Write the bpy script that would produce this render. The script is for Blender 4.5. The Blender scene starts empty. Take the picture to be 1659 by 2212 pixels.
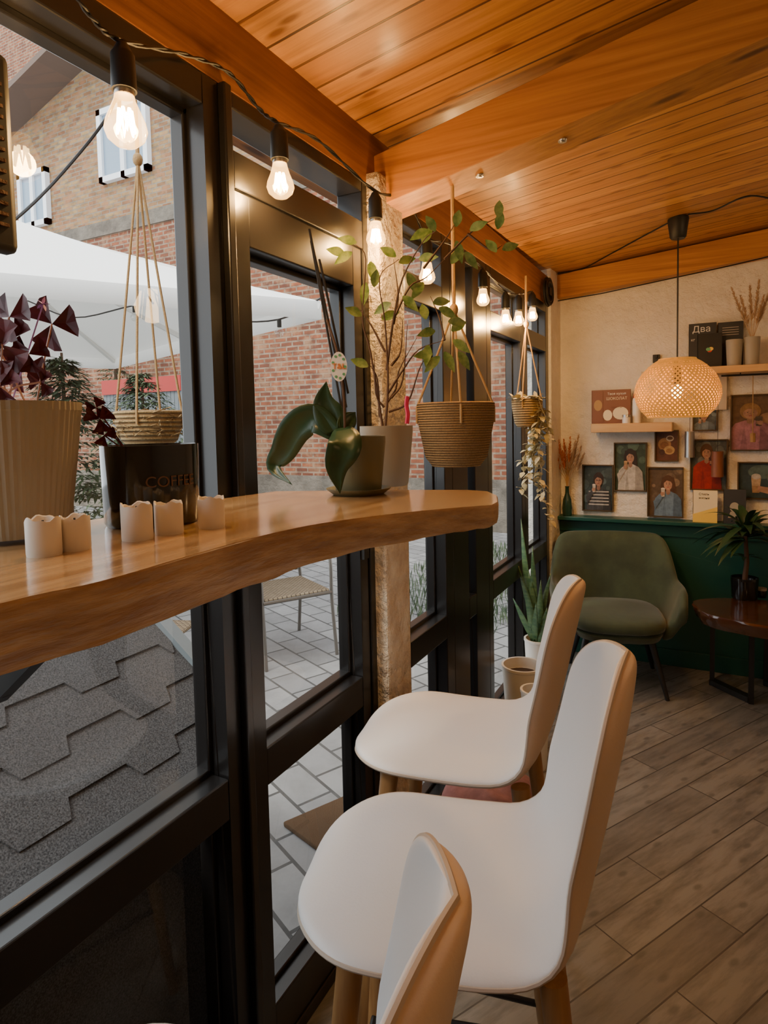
import bpy, bmesh, math, random
from mathutils import Vector, Matrix
random.seed(7)
SC=bpy.context.scene; COL=SC.collection
rad=math.radians; PI=math.pi
# ---------------------------------------------------------------- camera
F=1350.0; PX=829.5; PY=999.0; H=1.35
YAW=rad(27.76); PITCH=math.atan(83/1350); ROLL=0.022
fwd=Vector((-math.sin(YAW)*math.cos(PITCH), math.cos(YAW)*math.cos(PITCH), -math.sin(PITCH)))
r0=Vector((math.cos(YAW), math.sin(YAW),0)); u0=r0.cross(fwd)
RT=r0*math.cos(ROLL)-u0*math.sin(ROLL); UP=r0*math.sin(ROLL)+u0*math.cos(ROLL)
CAM=Vector((0,0,H))
cd=bpy.data.cameras.new('camera'); cam=bpy.data.objects.new('camera',cd); COL.objects.link(cam)
M=Matrix.Identity(4)
for i in range(3):
    M[i][0]=RT[i]; M[i][1]=UP[i]; M[i][2]=-fwd[i]; M[i][3]=CAM[i]
cam.matrix_world=M
cd.sensor_width=36; cd.sensor_fit='AUTO'; cd.lens=F/2212*36; cd.shift_y=-(1106-PY)/2212; cd.clip_start=.02; cd.clip_end=200
SC.camera=cam
def ray(u,v): return fwd+RT*((u-PX)/F)-UP*((v-PY)/F)
def onX(u,v,x): d=ray(u,v); return CAM+d*(x/d.x)
def onY(u,v,y): d=ray(u,v); return CAM+d*(y/d.y)
def onZ(u,v,z): d=ray(u,v); return CAM+d*((z-H)/d.z)
def dep(p): return (Vector(p)-CAM).dot(fwd)
def px(n,p): return n*dep(p)/F
# ---------------------------------------------------------------- materials
def newmat(name):
    m=bpy.data.materials.new(name); m.use_nodes=True; nt=m.node_tree
    return m,nt,nt.nodes['Principled BSDF']
def coords(nt,axes='xyz',ang=0,scale=(1,1,1),shift=(0,0,0)):
    tc=nt.nodes.new('ShaderNodeTexCoord'); sp=nt.nodes.new('ShaderNodeSeparateXYZ'); cb=nt.nodes.new('ShaderNodeCombineXYZ'); mp=nt.nodes.new('ShaderNodeMapping')
    nt.links.new(tc.outputs['Object'],sp.inputs[0])
    for i,a in enumerate(axes): nt.links.new(sp.outputs['xyz'.index(a)],cb.inputs[i])
    nt.links.new(cb.outputs[0],mp.inputs[0]); mp.inputs['Rotation'].default_value=(0,0,ang); mp.inputs['Location'].default_value=shift
    m2=nt.nodes.new('ShaderNodeMapping'); nt.links.new(mp.outputs[0],m2.inputs[0]); m2.inputs['Scale'].default_value=scale
    return mp.outputs[0],m2.outputs[0]
def mixc(nt,fac,a,b,blend='MIX'):
    n=nt.nodes.new('ShaderNodeMix'); n.data_type='RGBA'; n.blend_type=blend
    for i,x in ((0,fac),(6,a),(7,b)):
        if isinstance(x,(int,float)): n.inputs[i].default_value=x
        elif isinstance(x,tuple): n.inputs[i].default_value=(*x[:3],1)
        else: nt.links.new(x,n.inputs[i])
    return n.outputs[2]
def ramp(nt,fac,stops):
    n=nt.nodes.new('ShaderNodeValToRGB'); nt.links.new(fac,n.inputs[0]); e=n.color_ramp.elements
    while len(e)<len(stops): e.new(.5)
    for i,(p,c) in enumerate(stops):
        e[i].position=p; e[i].color=(*c,1) if isinstance(c,tuple) else (c,c,c,1)
    return n.outputs[0]
def noise(nt,vec,scale,detail=4,rough=.6):
    n=nt.nodes.new('ShaderNodeTexNoise'); nt.links.new(vec,n.inputs['Vector']); n.inputs['Scale'].default_value=scale; n.inputs['Detail'].default_value=detail; n.inputs['Roughness'].default_value=rough
    return n.outputs['Fac']
def bump(nt,b,h,strength,dist=.01):
    n=nt.nodes.new('ShaderNodeBump'); n.inputs['Strength'].default_value=strength; n.inputs['Distance'].default_value=dist
    nt.links.new(h,n.inputs['Height']); nt.links.new(n.outputs[0],b.inputs['Normal'])
def mat(name,col,rough=.5,metal=0,var=0,vs=8,bs=0,bsc=60,emit=None,es=0,col2=None,sheen=0,coat=0,stretch=(1,1,1),bd=.004):
    m,nt,b=newmat(name)
    b.inputs['Base Color'].default_value=(*col,1); b.inputs['Roughness'].default_value=rough; b.inputs['Metallic'].default_value=metal
    o,v=coords(nt,scale=stretch)
    if var or col2:
        f=noise(nt,v,vs); c2=col2 or tuple(c*(1-var) for c in col)
        f2=ramp(nt,f,[(.35,0.0),(.65,1.0)])
        nt.links.new(mixc(nt,f2,col,c2),b.inputs['Base Color'])
    if bs: bump(nt,b,noise(nt,v,bsc),bs,bd)
    if emit: b.inputs['Emission Color'].default_value=(*emit,1); b.inputs['Emission Strength'].default_value=es
    if sheen: b.inputs['Sheen Weight'].default_value=sheen
    if coat: b.inputs['Coat Weight'].default_value=coat; b.inputs['Coat Roughness'].default_value=.1
    return m
def knotfac(nt,o,sc,thr,amt):
    vo=nt.nodes.new('ShaderNodeTexVoronoi'); vo.voronoi_dimensions='2D'; m3=nt.nodes.new('ShaderNodeMapping'); nt.links.new(o,m3.inputs[0]); m3.inputs['Scale'].default_value=sc; nt.links.new(m3.outputs[0],vo.inputs['Vector']); vo.inputs['Scale'].default_value=1
    return ramp(nt,vo.outputs['Distance'],[(thr*.4,amt),(thr,0.0)])
def brickmat(name,c1,c2,cm,bw,rh,mort,axes='xyz',ang=0,rough=.6,grain=0,gcol=(.1,.05,.02),knots=0,bs=.4,off=.5,gs=(2,30,30),coat=0,bias=0,smooth=.1,dist=.006,shift=(0,0,0),blotch=None,ksc=(3.2,9,1),kthr=.16):
    m,nt,b=newmat(name); o,_=coords(nt,axes,ang,shift=shift)
    br=nt.nodes.new('ShaderNodeTexBrick'); nt.links.new(o,br.inputs['Vector'])
    br.inputs['Color1'].default_value=(*c1,1); br.inputs['Color2'].default_value=(*c2,1); br.inputs['Mortar'].default_value=(*cm,1)
    br.inputs['Scale'].default_value=1; br.inputs['Brick Width'].default_value=bw; br.inputs['Row Height'].default_value=rh; br.inputs['Mortar Size'].default_value=mort; br.inputs['Mortar Smooth'].default_value=smooth; br.inputs['Bias'].default_value=bias
    br.offset=off
    c=br.outputs['Color']
    mp=nt.nodes.new('ShaderNodeMapping'); nt.links.new(o,mp.inputs[0]); mp.inputs['Scale'].default_value=gs
    g=noise(nt,mp.outputs[0],1.0,6,.65)
    if grain: c=mixc(nt,ramp(nt,g,[(.42,0.0),(.7,grain)]),c,gcol)
    if blotch: c=mixc(nt,ramp(nt,noise(nt,o,blotch[1],5,.7),[(.5,0.0),(.62,blotch[2])]),c,blotch[0])
    if knots: c=mixc(nt,knotfac(nt,o,ksc,kthr,knots),c,gcol)
    nt.links.new(c,b.inputs['Base Color']); b.inputs['Roughness'].default_value=rough
    if coat: b.inputs['Coat Weight'].default_value=coat; b.inputs['Coat Roughness'].default_value=.2
    inv=nt.nodes.new('ShaderNodeMath'); inv.operation='SUBTRACT'; inv.inputs[0].default_value=1; nt.links.new(br.outputs['Fac'],inv.inputs[1])
    ad=nt.nodes.new('ShaderNodeMath'); ad.operation='MULTIPLY_ADD'; nt.links.new(g,ad.inputs[0]); ad.inputs[1].default_value=.25; nt.links.new(inv.outputs[0],ad.inputs[2])
    bump(nt,b,ad.outputs[0],bs,dist)
    return m
def woodmat(name,c1,c2,axes='xyz',rough=.45,gs=(2,25,25),coat=0,knots=False,ksc=(2.2,8,8)):
    m,nt,b=newmat(name); o,v=coords(nt,axes,0,gs)
    g=noise(nt,v,1.0,7,.6); c=ramp(nt,g,[(.3,c1),(.52,tuple((a+d)/2 for a,d in zip(c1,c2))),(.72,c2)])
    if knots: c=mixc(nt,knotfac(nt,o,ksc,.12,.9),c,tuple(x*.35 for x in c2))
    nt.links.new(c,b.inputs['Base Color']); b.inputs['Roughness'].default_value=rough
    if coat: b.inputs['Coat Weight'].default_value=coat; b.inputs['Coat Roughness'].default_value=.12
    bump(nt,b,g,.15,.003)
    return m
def glassmat(name,tint=(1,1,1),base=.05,emit=None,es=0,rough=.0):
    m=bpy.data.materials.new(name); m.use_nodes=True; nt=m.node_tree; nt.nodes.remove(nt.nodes['Principled BSDF'])
    out=nt.nodes['Material Output']; tr=nt.nodes.new('ShaderNodeBsdfTransparent'); tr.inputs[0].default_value=(*tint,1)
    gl=nt.nodes.new('ShaderNodeBsdfGlossy'); gl.inputs['Roughness'].default_value=rough
    lw=nt.nodes.new('ShaderNodeLayerWeight'); lw.inputs[0].default_value=.5
    p=nt.nodes.new('ShaderNodeMath'); p.operation='POWER'; nt.links.new(lw.outputs['Facing'],p.inputs[0]); p.inputs[1].default_value=4.5
    q=nt.nodes.new('ShaderNodeMath'); q.operation='MULTIPLY_ADD'; nt.links.new(p.outputs[0],q.inputs[0]); q.inputs[1].default_value=.9; q.inputs[2].default_value=base
    mx=nt.nodes.new('ShaderNodeMixShader'); nt.links.new(q.outputs[0],mx.inputs[0]); nt.links.new(tr.outputs[0],mx.inputs[1]); nt.links.new(gl.outputs[0],mx.inputs[2])
    last=mx.outputs[0]
    if emit:
        em=nt.nodes.new('ShaderNodeEmission'); em.inputs[0].default_value=(*emit,1); em.inputs[1].default_value=es
        ad=nt.nodes.new('ShaderNodeAddShader'); nt.links.new(last,ad.inputs[0]); nt.links.new(em.outputs[0],ad.inputs[1]); last=ad.outputs[0]
    nt.links.new(last,out.inputs[0]); return m
m_ceil=brickmat('ceiling boards',(.68,.33,.095),(.46,.19,.045),(.08,.028,.008),9,.088,.0038,rough=.42,grain=.75,gcol=(.28,.10,.02),knots=1,bs=.7,gs=(1.8,46,10),coat=.15,smooth=.4,shift=(4.5,0,0),off=0,ksc=(4.0,11.36,1),kthr=.13)
m_beam=woodmat('beam timber',(.58,.26,.07),(.32,.115,.025),'xyz',.5,(1.8,60,60),knots=True)
m_beamY=woodmat('beam timber along',(.34,.13,.032),(.17,.054,.013),'yxz',.6,(1.8,60,60),knots=True)
m_floor=brickmat('floor planks',(.275,.262,.24),(.18,.172,.16),(.045,.042,.04),.80,.118,.0022,ang=rad(-60),rough=.42,grain=.85,gcol=(.09,.085,.078),bs=.25,off=.37,gs=(4.5,26,10),knots=.6,ksc=(5,11,1),kthr=.12)
m_plaster=mat('white rough plaster',(.82,.77,.69),.85,var=.10,vs=9,bs=1,bsc=24,bd=.020)
m_white=mat('cream paint',(.66,.60,.50),.7,bs=.2,bsc=30)
m_green=mat('dark green panel paint',(.010,.068,.052),.35)
m_black=mat('black window frame',(.011,.010,.010),.3,coat=.15)
m_rubber=mat('black rubber',(.012,.012,.012),.5)
m_post=mat('whitewashed timber',(.78,.70,.57),.9,col2=(.58,.45,.32),vs=8,bs=1,bsc=22,stretch=(2,2,1.6),bd=.03)
m_glass=glassmat('window glass',(.96,.98,.97),.055)
m_bulbglass=glassmat('bulb glass',(1,.93,.8),.08,emit=(1,.50,.12),es=2.2)
m_clear=glassmat('clear bulb glass',(.95,.95,.93),.12)
m_fil=mat('glowing filament',(1,.7,.3),.5,emit=(1,.68,.28),es=60)
m_bar=woodmat('varnished live edge oak',(.68,.45,.22),(.34,.18,.065),'yxz',.16,(3,40,40),coat=.7)
m_bark=mat('live edge side',(.56,.34,.15),.5,col2=(.30,.15,.055),vs=22,bs=1,bsc=34,stretch=(1,.35,2.5),coat=.15,bd=.007)
m_leather=mat('white leather',(.80,.79,.78),.42,bs=.08,bsc=260)
m_leather_warmlit=mat('warm-lit white leather back',(.66,.51,.38),.45,bs=.08,bsc=260)  # warm room light put into the colour of the white leather's outer side
m_piping=mat('cream piping',(.52,.44,.36),.5)
m_legwood=woodmat('oak leg',(.42,.23,.09),(.27,.13,.05),'zxy',.45,(4,60,60))
m_velvet=mat('olive velvet',(.058,.082,.038),.8,var=.4,vs=7,sheen=.3)
m_darkwood=woodmat('dark lacquered slab',(.09,.03,.012),(.03,.011,.005),'xyz',.15,(4,14,14),coat=.8)
m_potbeige=mat('grey beige ceramic',(.34,.31,.25),.6)
m_potolive=mat('olive ceramic',(.12,.115,.06),.45)
m_potwhite=mat('white pot plastic',(.75,.73,.68),.45)
m_potblack=mat('gloss black pot',(.008,.008,.009),.12,coat=.5)
m_gold=mat('gold lettering',(.11,.05,.022),.5)
m_candle=mat('wax candle',(.76,.70,.62),.5)
m_soil=mat('soil',(.05,.03,.02),.9,bs=.8,bsc=80)
m_bur=mat('burgundy leaf',(.13,.006,.014),.5,var=.6,vs=30)
m_stem=mat('pale stem',(.55,.30,.22),.5)
m_leafd=mat('dark glossy leaf',(.022,.065,.027),.35,var=.35,vs=12)
m_leafm=mat('mid green leaf',(.10,.20,.04),.4,col2=(.32,.40,.12),vs=55)
m_branch=mat('thin branch',(.10,.05,.025),.7)
m_leafs=mat('snake plant leaf',(.035,.09,.04),.4,col2=(.10,.17,.07),vs=30,stretch=(1,1,3))
m_leafdry=mat('dry trailing leaf',(.42,.35,.16),.7,col2=(.60,.52,.32),vs=40)
m_conif=mat('conifer green',(.035,.065,.032),.7,col2=(.09,.12,.055),vs=6)
m_rope=mat('jute rope',(.45,.28,.12),.9,bs=.6,bsc=300)
def coilmat(name,c1,c2,sc):
    m,nt,b=newmat(name); o,v=coords(nt,'xyz'); w=nt.nodes.new('ShaderNodeTexWave'); w.bands_direction='Z'; nt.links.new(o,w.inputs[0]); w.inputs['Scale'].default_value=sc; w.inputs['Distortion'].default_value=.6; w.inputs['Detail Scale'].default_value=12
    n=noise(nt,o,260,3); c=mixc(nt,w.outputs['Fac'],c2,c1); c=mixc(nt,ramp(nt,n,[(.45,0.0),(.6,.6)]),c,c2)
    nt.links.new(c,b.inputs['Base Color']); b.inputs['Roughness'].default_value=.9; bump(nt,b,w.outputs['Fac'],.9,.006); return m
m_jute=coilmat('coiled jute',(.46,.28,.11),(.24,.135,.05),50)
m_straw=coilmat('straw',(.55,.38,.17),(.25,.14,.05),30)
m_bamboo=mat('woven bamboo',(.68,.34,.07),.6,var=.35,vs=40,emit=(1,.42,.06),es=.32)
m_cable=mat('black cable',(.01,.01,.01),.5)
m_metal=mat('steel',(.45,.43,.40),.35,metal=1)
m_copper=mat('copper pot',(.50,.25,.10),.25,metal=1)
m_blackmetal=mat('black steel',(.015,.015,.015),.4)
m_shelf=woodmat('pine shelf',(.66,.44,.22),(.50,.29,.12),'xyz',.5,(3,30,30))
m_bky=brickmat('mixed yellow brick',(.37,.235,.10),(.22,.09,.04),(.24,.20,.15),.22,.075,.011,axes='xzy',rough=.9,grain=.7,gcol=(.09,.055,.03),bs=.9,gs=(5,11,3),blotch=((.32,.15,.07),4,.7))
m_bkr=brickmat('red brick',(.30,.088,.035),(.14,.042,.022),(.27,.19,.13),.22,.075,.014,axes='xzy',rough=.9,grain=.8,gcol=(.08,.03,.018),bs=.9,gs=(6,11,3),blotch=((.34,.20,.11),3,.6))
m_conc=mat('rough cement',(.20,.17,.135),.9,var=.5,vs=3,bs=.8,bsc=12,bd=.03)
m_paver=brickmat('grey pavers',(.33,.33,.33),(.23,.23,.235),(.07,.07,.07),.26,.16,.007,ang=rad(25),rough=.8,grain=.5,gcol=(.15,.148,.145),bs=.5,gs=(5,5,5))
m_canvas=mat('white parasol canvas',(.88,.87,.84),.9,emit=(1,.98,.93),es=.25)  # faint glow stands in for daylight passing through the cloth
m_shing=mat('asphalt shingle',(.016,.016,.018),.95,col2=(.095,.095,.10),vs=330,bs=.35,bsc=300)
m_strip=mat('grey metal strip',(.16,.19,.21),.5)
m_wicker=brickmat('wicker weave',(.36,.28,.18),(.28,.21,.13),(.09,.06,.04),.03,.016,.003,axes='xyz',rough=.8,bs=.8)
m_wicker2=brickmat('wicker weave back',(.36,.28,.18),(.28,.21,.13),(.09,.06,.04),.03,.016,.003,axes='xzy',rough=.8,bs=.8)
m_chairmet=mat('taupe metal tube',(.17,.15,.13),.4,metal=.5)
m_mat=mat('coir doormat',(.10,.055,.025),.95,bs=1,bsc=200)
m_blanket=mat('dusty pink blanket',(.26,.11,.10),.95,var=.5,vs=9,bs=.7,bsc=40)
m_brown=mat('brown woven basket',(.14,.07,.035),.8,bs=.8,bsc=80)
m_winwhite=mat('white upvc',(.80,.82,.85),.4)
m_winglass=mat('reflective far pane',(.25,.33,.42),.1)
m_tin=mat('rusty roof edge',(.12,.08,.06),.8)
m_red=mat('red panel',(.34,.02,.012),.6); m_greyf=mat('grey fence boards',(.13,.145,.155),.7)
m_pampas=mat('pampas plume',(.50,.33,.19),.95); m_orange=mat('orange dried flower',(.55,.16,.05),.9); m_pink=mat('pink ribbon',(.75,.03,.12),.6); m_lilac=mat('lilac petal',(.45,.25,.6),.6)
m_bottlegreen=mat('bottle green glass',(.01,.05,.03),.1,coat=.5)
m_paper=mat('white paper',(.78,.76,.70),.8); m_darkbook=mat('charcoal book cover',(.035,.037,.04),.5); m_yel=mat('yellow book cover',(.80,.55,.10),.6); m_cream=mat('cream book cover',(.75,.66,.45),.6)
m_brownc=mat('chocolate cover',(.20,.07,.035),.5); m_redc=mat('red plastic',(.6,.04,.03),.4); m_whitep=mat('white plastic',(.8,.78,.74),.35); m_cork=mat('pale board',(.60,.50,.38),.8)
m_goldf=mat('thin dark brass frame',(.10,.065,.03),.4,metal=.4); m_tagg=mat('green dot',(.12,.38,.18),.6); m_tago=mat('orange lettering',(.8,.25,.04),.6)
PCOL={}
def pc(r,g,b):
    k=(round(r,3),round(g,3),round(b,3))
    if k not in PCOL: PCOL[k]=mat('print ink %d'%len(PCOL),k,.4,var=.35,vs=45)
    return PCOL[k]
# ---------------------------------------------------------------- mesh builder
def wl(o):
    p=Vector((0,0,0))
    while o: p+=o.location; o=o.parent
    return p
class MB:
    def __init__(s): s.v=[]; s.f=[]; s.m=[]; s.mi=0
    def add(s,vs,fs):
        n=len(s.v); s.v+= [Vector(p) for p in vs]
        for f in fs: s.f.append([n+i for i in f]); s.m.append(s.mi)
    def box(s,x0,x1,y0,y1,z0,z1):
        s.add([(x,y,z) for z in (z0,z1) for y in (y0,y1) for x in (x0,x1)],[(0,2,3,1),(4,5,7,6),(0,1,5,4),(2,6,7,3),(0,4,6,2),(1,3,7,5)]); return s
    def obox(s,a,b,w,h,up=Vector((0,0,1))):
        a=Vector(a); b=Vector(b); d=(b-a).normalized(); sd=d.cross(up)
        if sd.length<1e-4: sd=Vector((1,0,0))
        sd.normalize(); uu=sd.cross(d)
        vs=[p+sd*(i*w/2)+uu*(j*h/2) for p in (a,b) for i,j in ((-1,-1),(1,-1),(1,1),(-1,1))]
        s.add(vs,[(3,2,1,0),(4,5,6,7),(0,1,5,4),(1,2,6,5),(2,3,7,6),(3,0,4,7)]); return s
    def tube(s,pts,r,n=8,closed=False):
        pts=[Vector(p) for p in pts]; N=len(pts); rs=r if isinstance(r,(list,tuple)) else [r]*N
        vs=[]; ref=None
        for i,p in enumerate(pts):
            a=pts[(i-1)%N] if (closed or i>0) else p; b=pts[(i+1)%N] if (closed or i<N-1) else p
            d=(b-a); d=d.normalized() if d.length>1e-9 else Vector((0,0,1))
            if ref is None: ref=Vector((0,0,1)) if abs(d.z)<.9 else Vector((1,0,0))
            sd=d.cross(ref)
            if sd.length<1e-5: sd=d.orthogonal()
            sd.normalize(); up=sd.cross(d); ref=up
            for k in range(n):
                t=2*PI*k/n; vs.append(p+(sd*math.cos(t)+up*math.sin(t))*rs[i])
        fs=[]
        for i in range(N if closed else N-1):
            j=(i+1)%N
            for k in range(n): fs.append((i*n+k,i*n+(k+1)%n,j*n+(k+1)%n,j*n+k))
        if not closed: fs+=[tuple(range(n))[::-1],tuple((N-1)*n+k for k in range(n))]
        s.add(vs,fs); return s
    def lathe(s,prof,c=(0,0,0),n=32,ribs=0,amp=0):
        c=Vector(c); vs=[]; N=len(prof)
        for r,z in prof:
            for k in range(n):
                t=2*PI*k/n; rr=r*(1+(amp*(1 if k%2 else -1) if ribs and r>0 else 0)); vs.append(c+Vector((rr*math.cos(t),rr*math.sin(t),z)))
        fs=[(i*n+k,i*n+(k+1)%n,(i+1)*n+(k+1)%n,(i+1)*n+k) for i in range(N-1) for k in range(n)]
        if prof[0][0]>1e-5: fs.append(tuple(range(n))[::-1])
        if prof[-1][0]>1e-5: fs.append(tuple((N-1)*n+k for k in range(n)))
        s.add(vs,fs); return s
    def poly(s,pts): s.add(pts,[tuple(range(len(pts)))]); return s
    def prism(s,pts,d):
        n=len(pts); pts=[Vector(p) for p in pts]; d=Vector(d)
        s.add(pts+[p+d for p in pts],[tuple(range(n))[::-1],tuple(range(n,2*n))]+[(i,(i+1)%n,n+(i+1)%n,n+i) for i in range(n)]); return s
    def grid(s,rows):
        n=len(rows[0]); vs=[p for r in rows for p in r]
        s.add(vs,[(i*n+k,i*n+k+1,(i+1)*n+k+1,(i+1)*n+k) for i in range(len(rows)-1) for k in range(n-1)]); return s
    def ball(s,c,rx,ry,rz,n=12,m=8):
        c=Vector(c); rows=[]
        for i in range(m+1):
            a=PI*i/m; rows.append([c+Vector((rx*math.sin(a)*math.cos(2*PI*k/n),ry*math.sin(a)*math.sin(2*PI*k/n),-rz*math.cos(a))) for k in range(n+1)])
        return s.grid(rows)
    def build(s,name,mats,parent=None,smooth=True,bevel=0,sub=0,solid=0,recalc=True,ang=40):
        me=bpy.data.meshes.new(name); off=wl(parent) if parent else Vector((0,0,0))
        me.from_pydata([tuple(p-off) for p in s.v],[],s.f)
        if not isinstance(mats,(list,tuple)): mats=[mats]
        for m in mats: me.materials.append(m)
        for i,p in enumerate(me.polygons): p.material_index=s.m[i]
        bm=bmesh.new(); bm.from_mesh(me); bmesh.ops.remove_doubles(bm,verts=bm.verts,dist=1e-6)
        if recalc: bmesh.ops.recalc_face_normals(bm,faces=bm.faces)
        bm.to_mesh(me); bm.free()
        if smooth:
            me.shade_smooth()
            try: me.set_sharp_from_angle(angle=rad(ang))
            except Exception: pass
        o=bpy.data.objects.new(name,me); COL.objects.link(o)
        if parent: o.parent=parent
        if solid: md=o.modifiers.new('solid','SOLIDIFY'); md.thickness=solid
        if bevel: md=o.modifiers.new('bevel','BEVEL'); md.width=bevel; md.segments=2; md.limit_method='ANGLE'
        if sub: md=o.modifiers.new('sub','SUBSURF'); md.levels=sub; md.render_levels=sub
        return o
def thing(name,label,cat,loc=(0,0,0),rz=0,group=None):
    o=bpy.data.objects.new(name,None); COL.objects.link(o); o.location=loc; o.rotation_euler=(0,0,rz); o.empty_display_size=.05
    o['label']=label; o['category']=cat
    if group: o['group']=group
    return o
def tag(o,label,cat,group=None,kind=None):
    o['label']=label; o['category']=cat
    if group: o['group']=group
    if kind: o['kind']=kind
    return o
def struct(o,label=None):
    o['kind']='structure'
    if label: o['label']=label
    return o
def copy_tree(o,parent=None):
    c=o.copy(); COL.objects.link(c); c.parent=parent
    for ch in list(o.children): copy_tree(ch,c)
    return c
def catm(pts,n):
    pts=[Vector(p) for p in pts]; P=[pts[0]*2-pts[1]]+pts+[pts[-1]*2-pts[-2]]; out=[]
    for i in range(1,len(P)-2):
        for k in range(n):
            t=k/n; a,b,c,d=P[i-1],P[i],P[i+1],P[i+2]
            out.append(.5*((2*b)+(c-a)*t+(2*a-5*b+4*c-d)*t*t+(3*b-a-3*c+d)*t**3))
    out.append(pts[-1]); return out
def leaf(mb,base,d,L,W,droop=.3,fold=.15,up=Vector((0,0,1)),n=6,prof=None):
    base=Vector(base); d=Vector(d).normalized(); sd=d.cross(up)
    if sd.length<1e-3: sd=d.orthogonal()
    sd.normalize(); rows=[]
    for i in range(n+1):
        t=i/n; p=base+d*L*t-Vector((0,0,1))*droop*L*t*t; w=W*(prof(t) if prof else math.sin(PI*min(1,max(.02,t))**.8)+.04)/2
        nn=sd.cross(d); rows.append([p-sd*w+nn*fold*w,p,p+sd*w+nn*fold*w])
    mb.grid(rows)
def text(name,body,size,loc,m,parent,rot=(PI/2,0,0),cyl=None,align='CENTER',ext=.0004):
    cu=bpy.data.curves.new(name,'FONT'); cu.body=body; cu.size=size; cu.align_x=align; cu.extrude=ext
    to=bpy.data.objects.new(name,cu); COL.objects.link(to); dg=bpy.context.evaluated_depsgraph_get(); me=bpy.data.meshes.new_from_object(to.evaluated_get(dg)); bpy.data.objects.remove(to)
    me.materials.clear(); me.materials.append(m)
    loc=Vector(loc)
    if cyl:
        c,r,a0=cyl
        for v in me.vertices:
            a=a0+v.co.x/r; q=Vector((c[0]+(r+v.co.z+.0006)*math.cos(a),c[1]+(r+v.co.z+.0006)*math.sin(a),loc.z+v.co.y)); v.co=q-wl(parent)
        o=bpy.data.objects.new(name,me); COL.objects.link(o)
    else:
        o=bpy.data.objects.new(name,me); COL.objects.link(o); o.location=loc-wl(parent); o.rotation_euler=rot
    o.parent=parent; return o
# ---------------------------------------------------------------- room shell
XW=-.865; YF=3.72; XR=2.4; YB=-2.0
def ez(Y): return 2.11 if Y<1.6 else 2.11+(Y-1.6)/(YF-1.6)*.07
def es_(Y): return .12 if Y<0 else (.12+.04*Y/1.6 if Y<1.6 else .16-(Y-1.6)/(YF-1.6)*.07)
def zc(X,Y): return ez(Y)+es_(Y)*(X+.8)
def onCeil(u,v,off=0):
    d=ray(u,v); lo,hi=.2,12
    for _ in range(50):
        t=(lo+hi)/2; p=CAM+d*t
        if p.z<zc(p.x,p.y)-off: lo=t
        else: hi=t
    return CAM+d*lo
mb=MB(); mb.box(-.93,XR+.1,YB-.1,YF+.1,-.1,0); struct(mb.build('floor',m_floor,smooth=False),'grey wood-look plank floor laid diagonally')
mb=MB(); rows=[[Vector((X,Y,zc(X,Y))) for X in (-1.0,-.5,0,.5,1,1.5,2,2.5)] for Y in [YB-.1+i*(YF+.2-YB)/30 for i in range(31)]]
mb.grid(rows); mb.grid([[p+Vector((0,0,.06)) for p in r] for r in rows]); struct(mb.build('ceiling',m_ceil,smooth=True),'varnished orange pine board ceiling with knots')
mb=MB(); mb.box(-1.0,XR+.1,YF,YF+.12,0,2.8); struct(mb.build('wall_far',m_plaster,smooth=False),'rough white plaster end wall')
mb=MB(); mb.box(XR,XR+.12,YB-.1,YF+.12,0,2.9); struct(mb.build('wall_right',m_white,smooth=False))
mb=MB(); mb.box(-1.0,XR+.1,YB-.12,YB,0,2.8); struct(mb.build('wall_back',m_white,smooth=False))
mb=MB(); mb.box(-.93,-.80,YB,-.75,0,1.975); struct(mb.build('wall_left',m_white,smooth=False))
mb=MB(); mb.box(-.95,-.785,3.48,YF,0,2.2); struct(mb.build('wall_pier',m_plaster,smooth=False),'white plaster pier beside the last window')
mb=MB(); mb.box(-.95,-.80,YB,YF,1.975,2.13); struct(mb.build('trim_1',m_beamY,smooth=False,bevel=.002),'orange timber beam above the windows')
BA=onY(850,432,1.5); BB=onY(1659,80,1.5); s1=(BB.z-BA.z)/(BB.x-BA.x)
def zb(x): return BA.z+s1*(x-BA.x)
mb=MB(); vs=[]
for x in (-.80,XR):
    top=zb(x)+.135
    vs+=[(x,1.5,zb(x)),(x,1.63,zb(x)),(x,1.63,top),(x,1.5,top)]
HEX=[(0,1,2,3),(7,6,5,4),(0,4,5,1),(1,5,6,2),(2,6,7,3),(3,7,4,0)]
mb.add(vs,HEX); struct(mb.build('trim_2',m_beam,smooth=False,bevel=.002),'thick orange cross beam under the ceiling')
a2=onY(1215,642,3.64); b2=onY(1659,552,3.64); s2=(b2.z-a2.z)/(b2.x-a2.x)
mb=MB(); vs=[]
for x in (-.9,XR):
    z=a2.z+s2*(x-a2.x); vs+=[(x,3.64,z),(x,YF,z),(x,YF,z+.13),(x,3.64,z+.13)]
mb.add(vs,HEX); struct(mb.build('trim_3',m_beam,smooth=False,bevel=.002),'orange beam along top of white end wall')
mb=MB(); mb.box(-.86,-.765,1.455,1.60,0,2.0); struct(mb.build('trim_4',m_post,smooth=False,bevel=.008),'whitewashed timber post between glazed door and windows')
ZW=onY(1300,1117,3.66).z
mb=MB(); mb.box(-.785,XR,3.68,YF,0,ZW-.02); mb.box(-.785,XR,3.62,YF,ZW-.022,ZW)
mb.box(-.785,XR,3.665,3.68,0,.09); mb.box(-.785,XR,3.668,3.68,ZW-.09,ZW-.03)
for x in (.3,1.0,1.7): mb.box(x-.03,x+.03,3.668,3.68,.09,ZW-.09)
struct(mb.build('trim_5',m_green,smooth=False,bevel=.003),'dark green wainscot with ledge on end wall')
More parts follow.
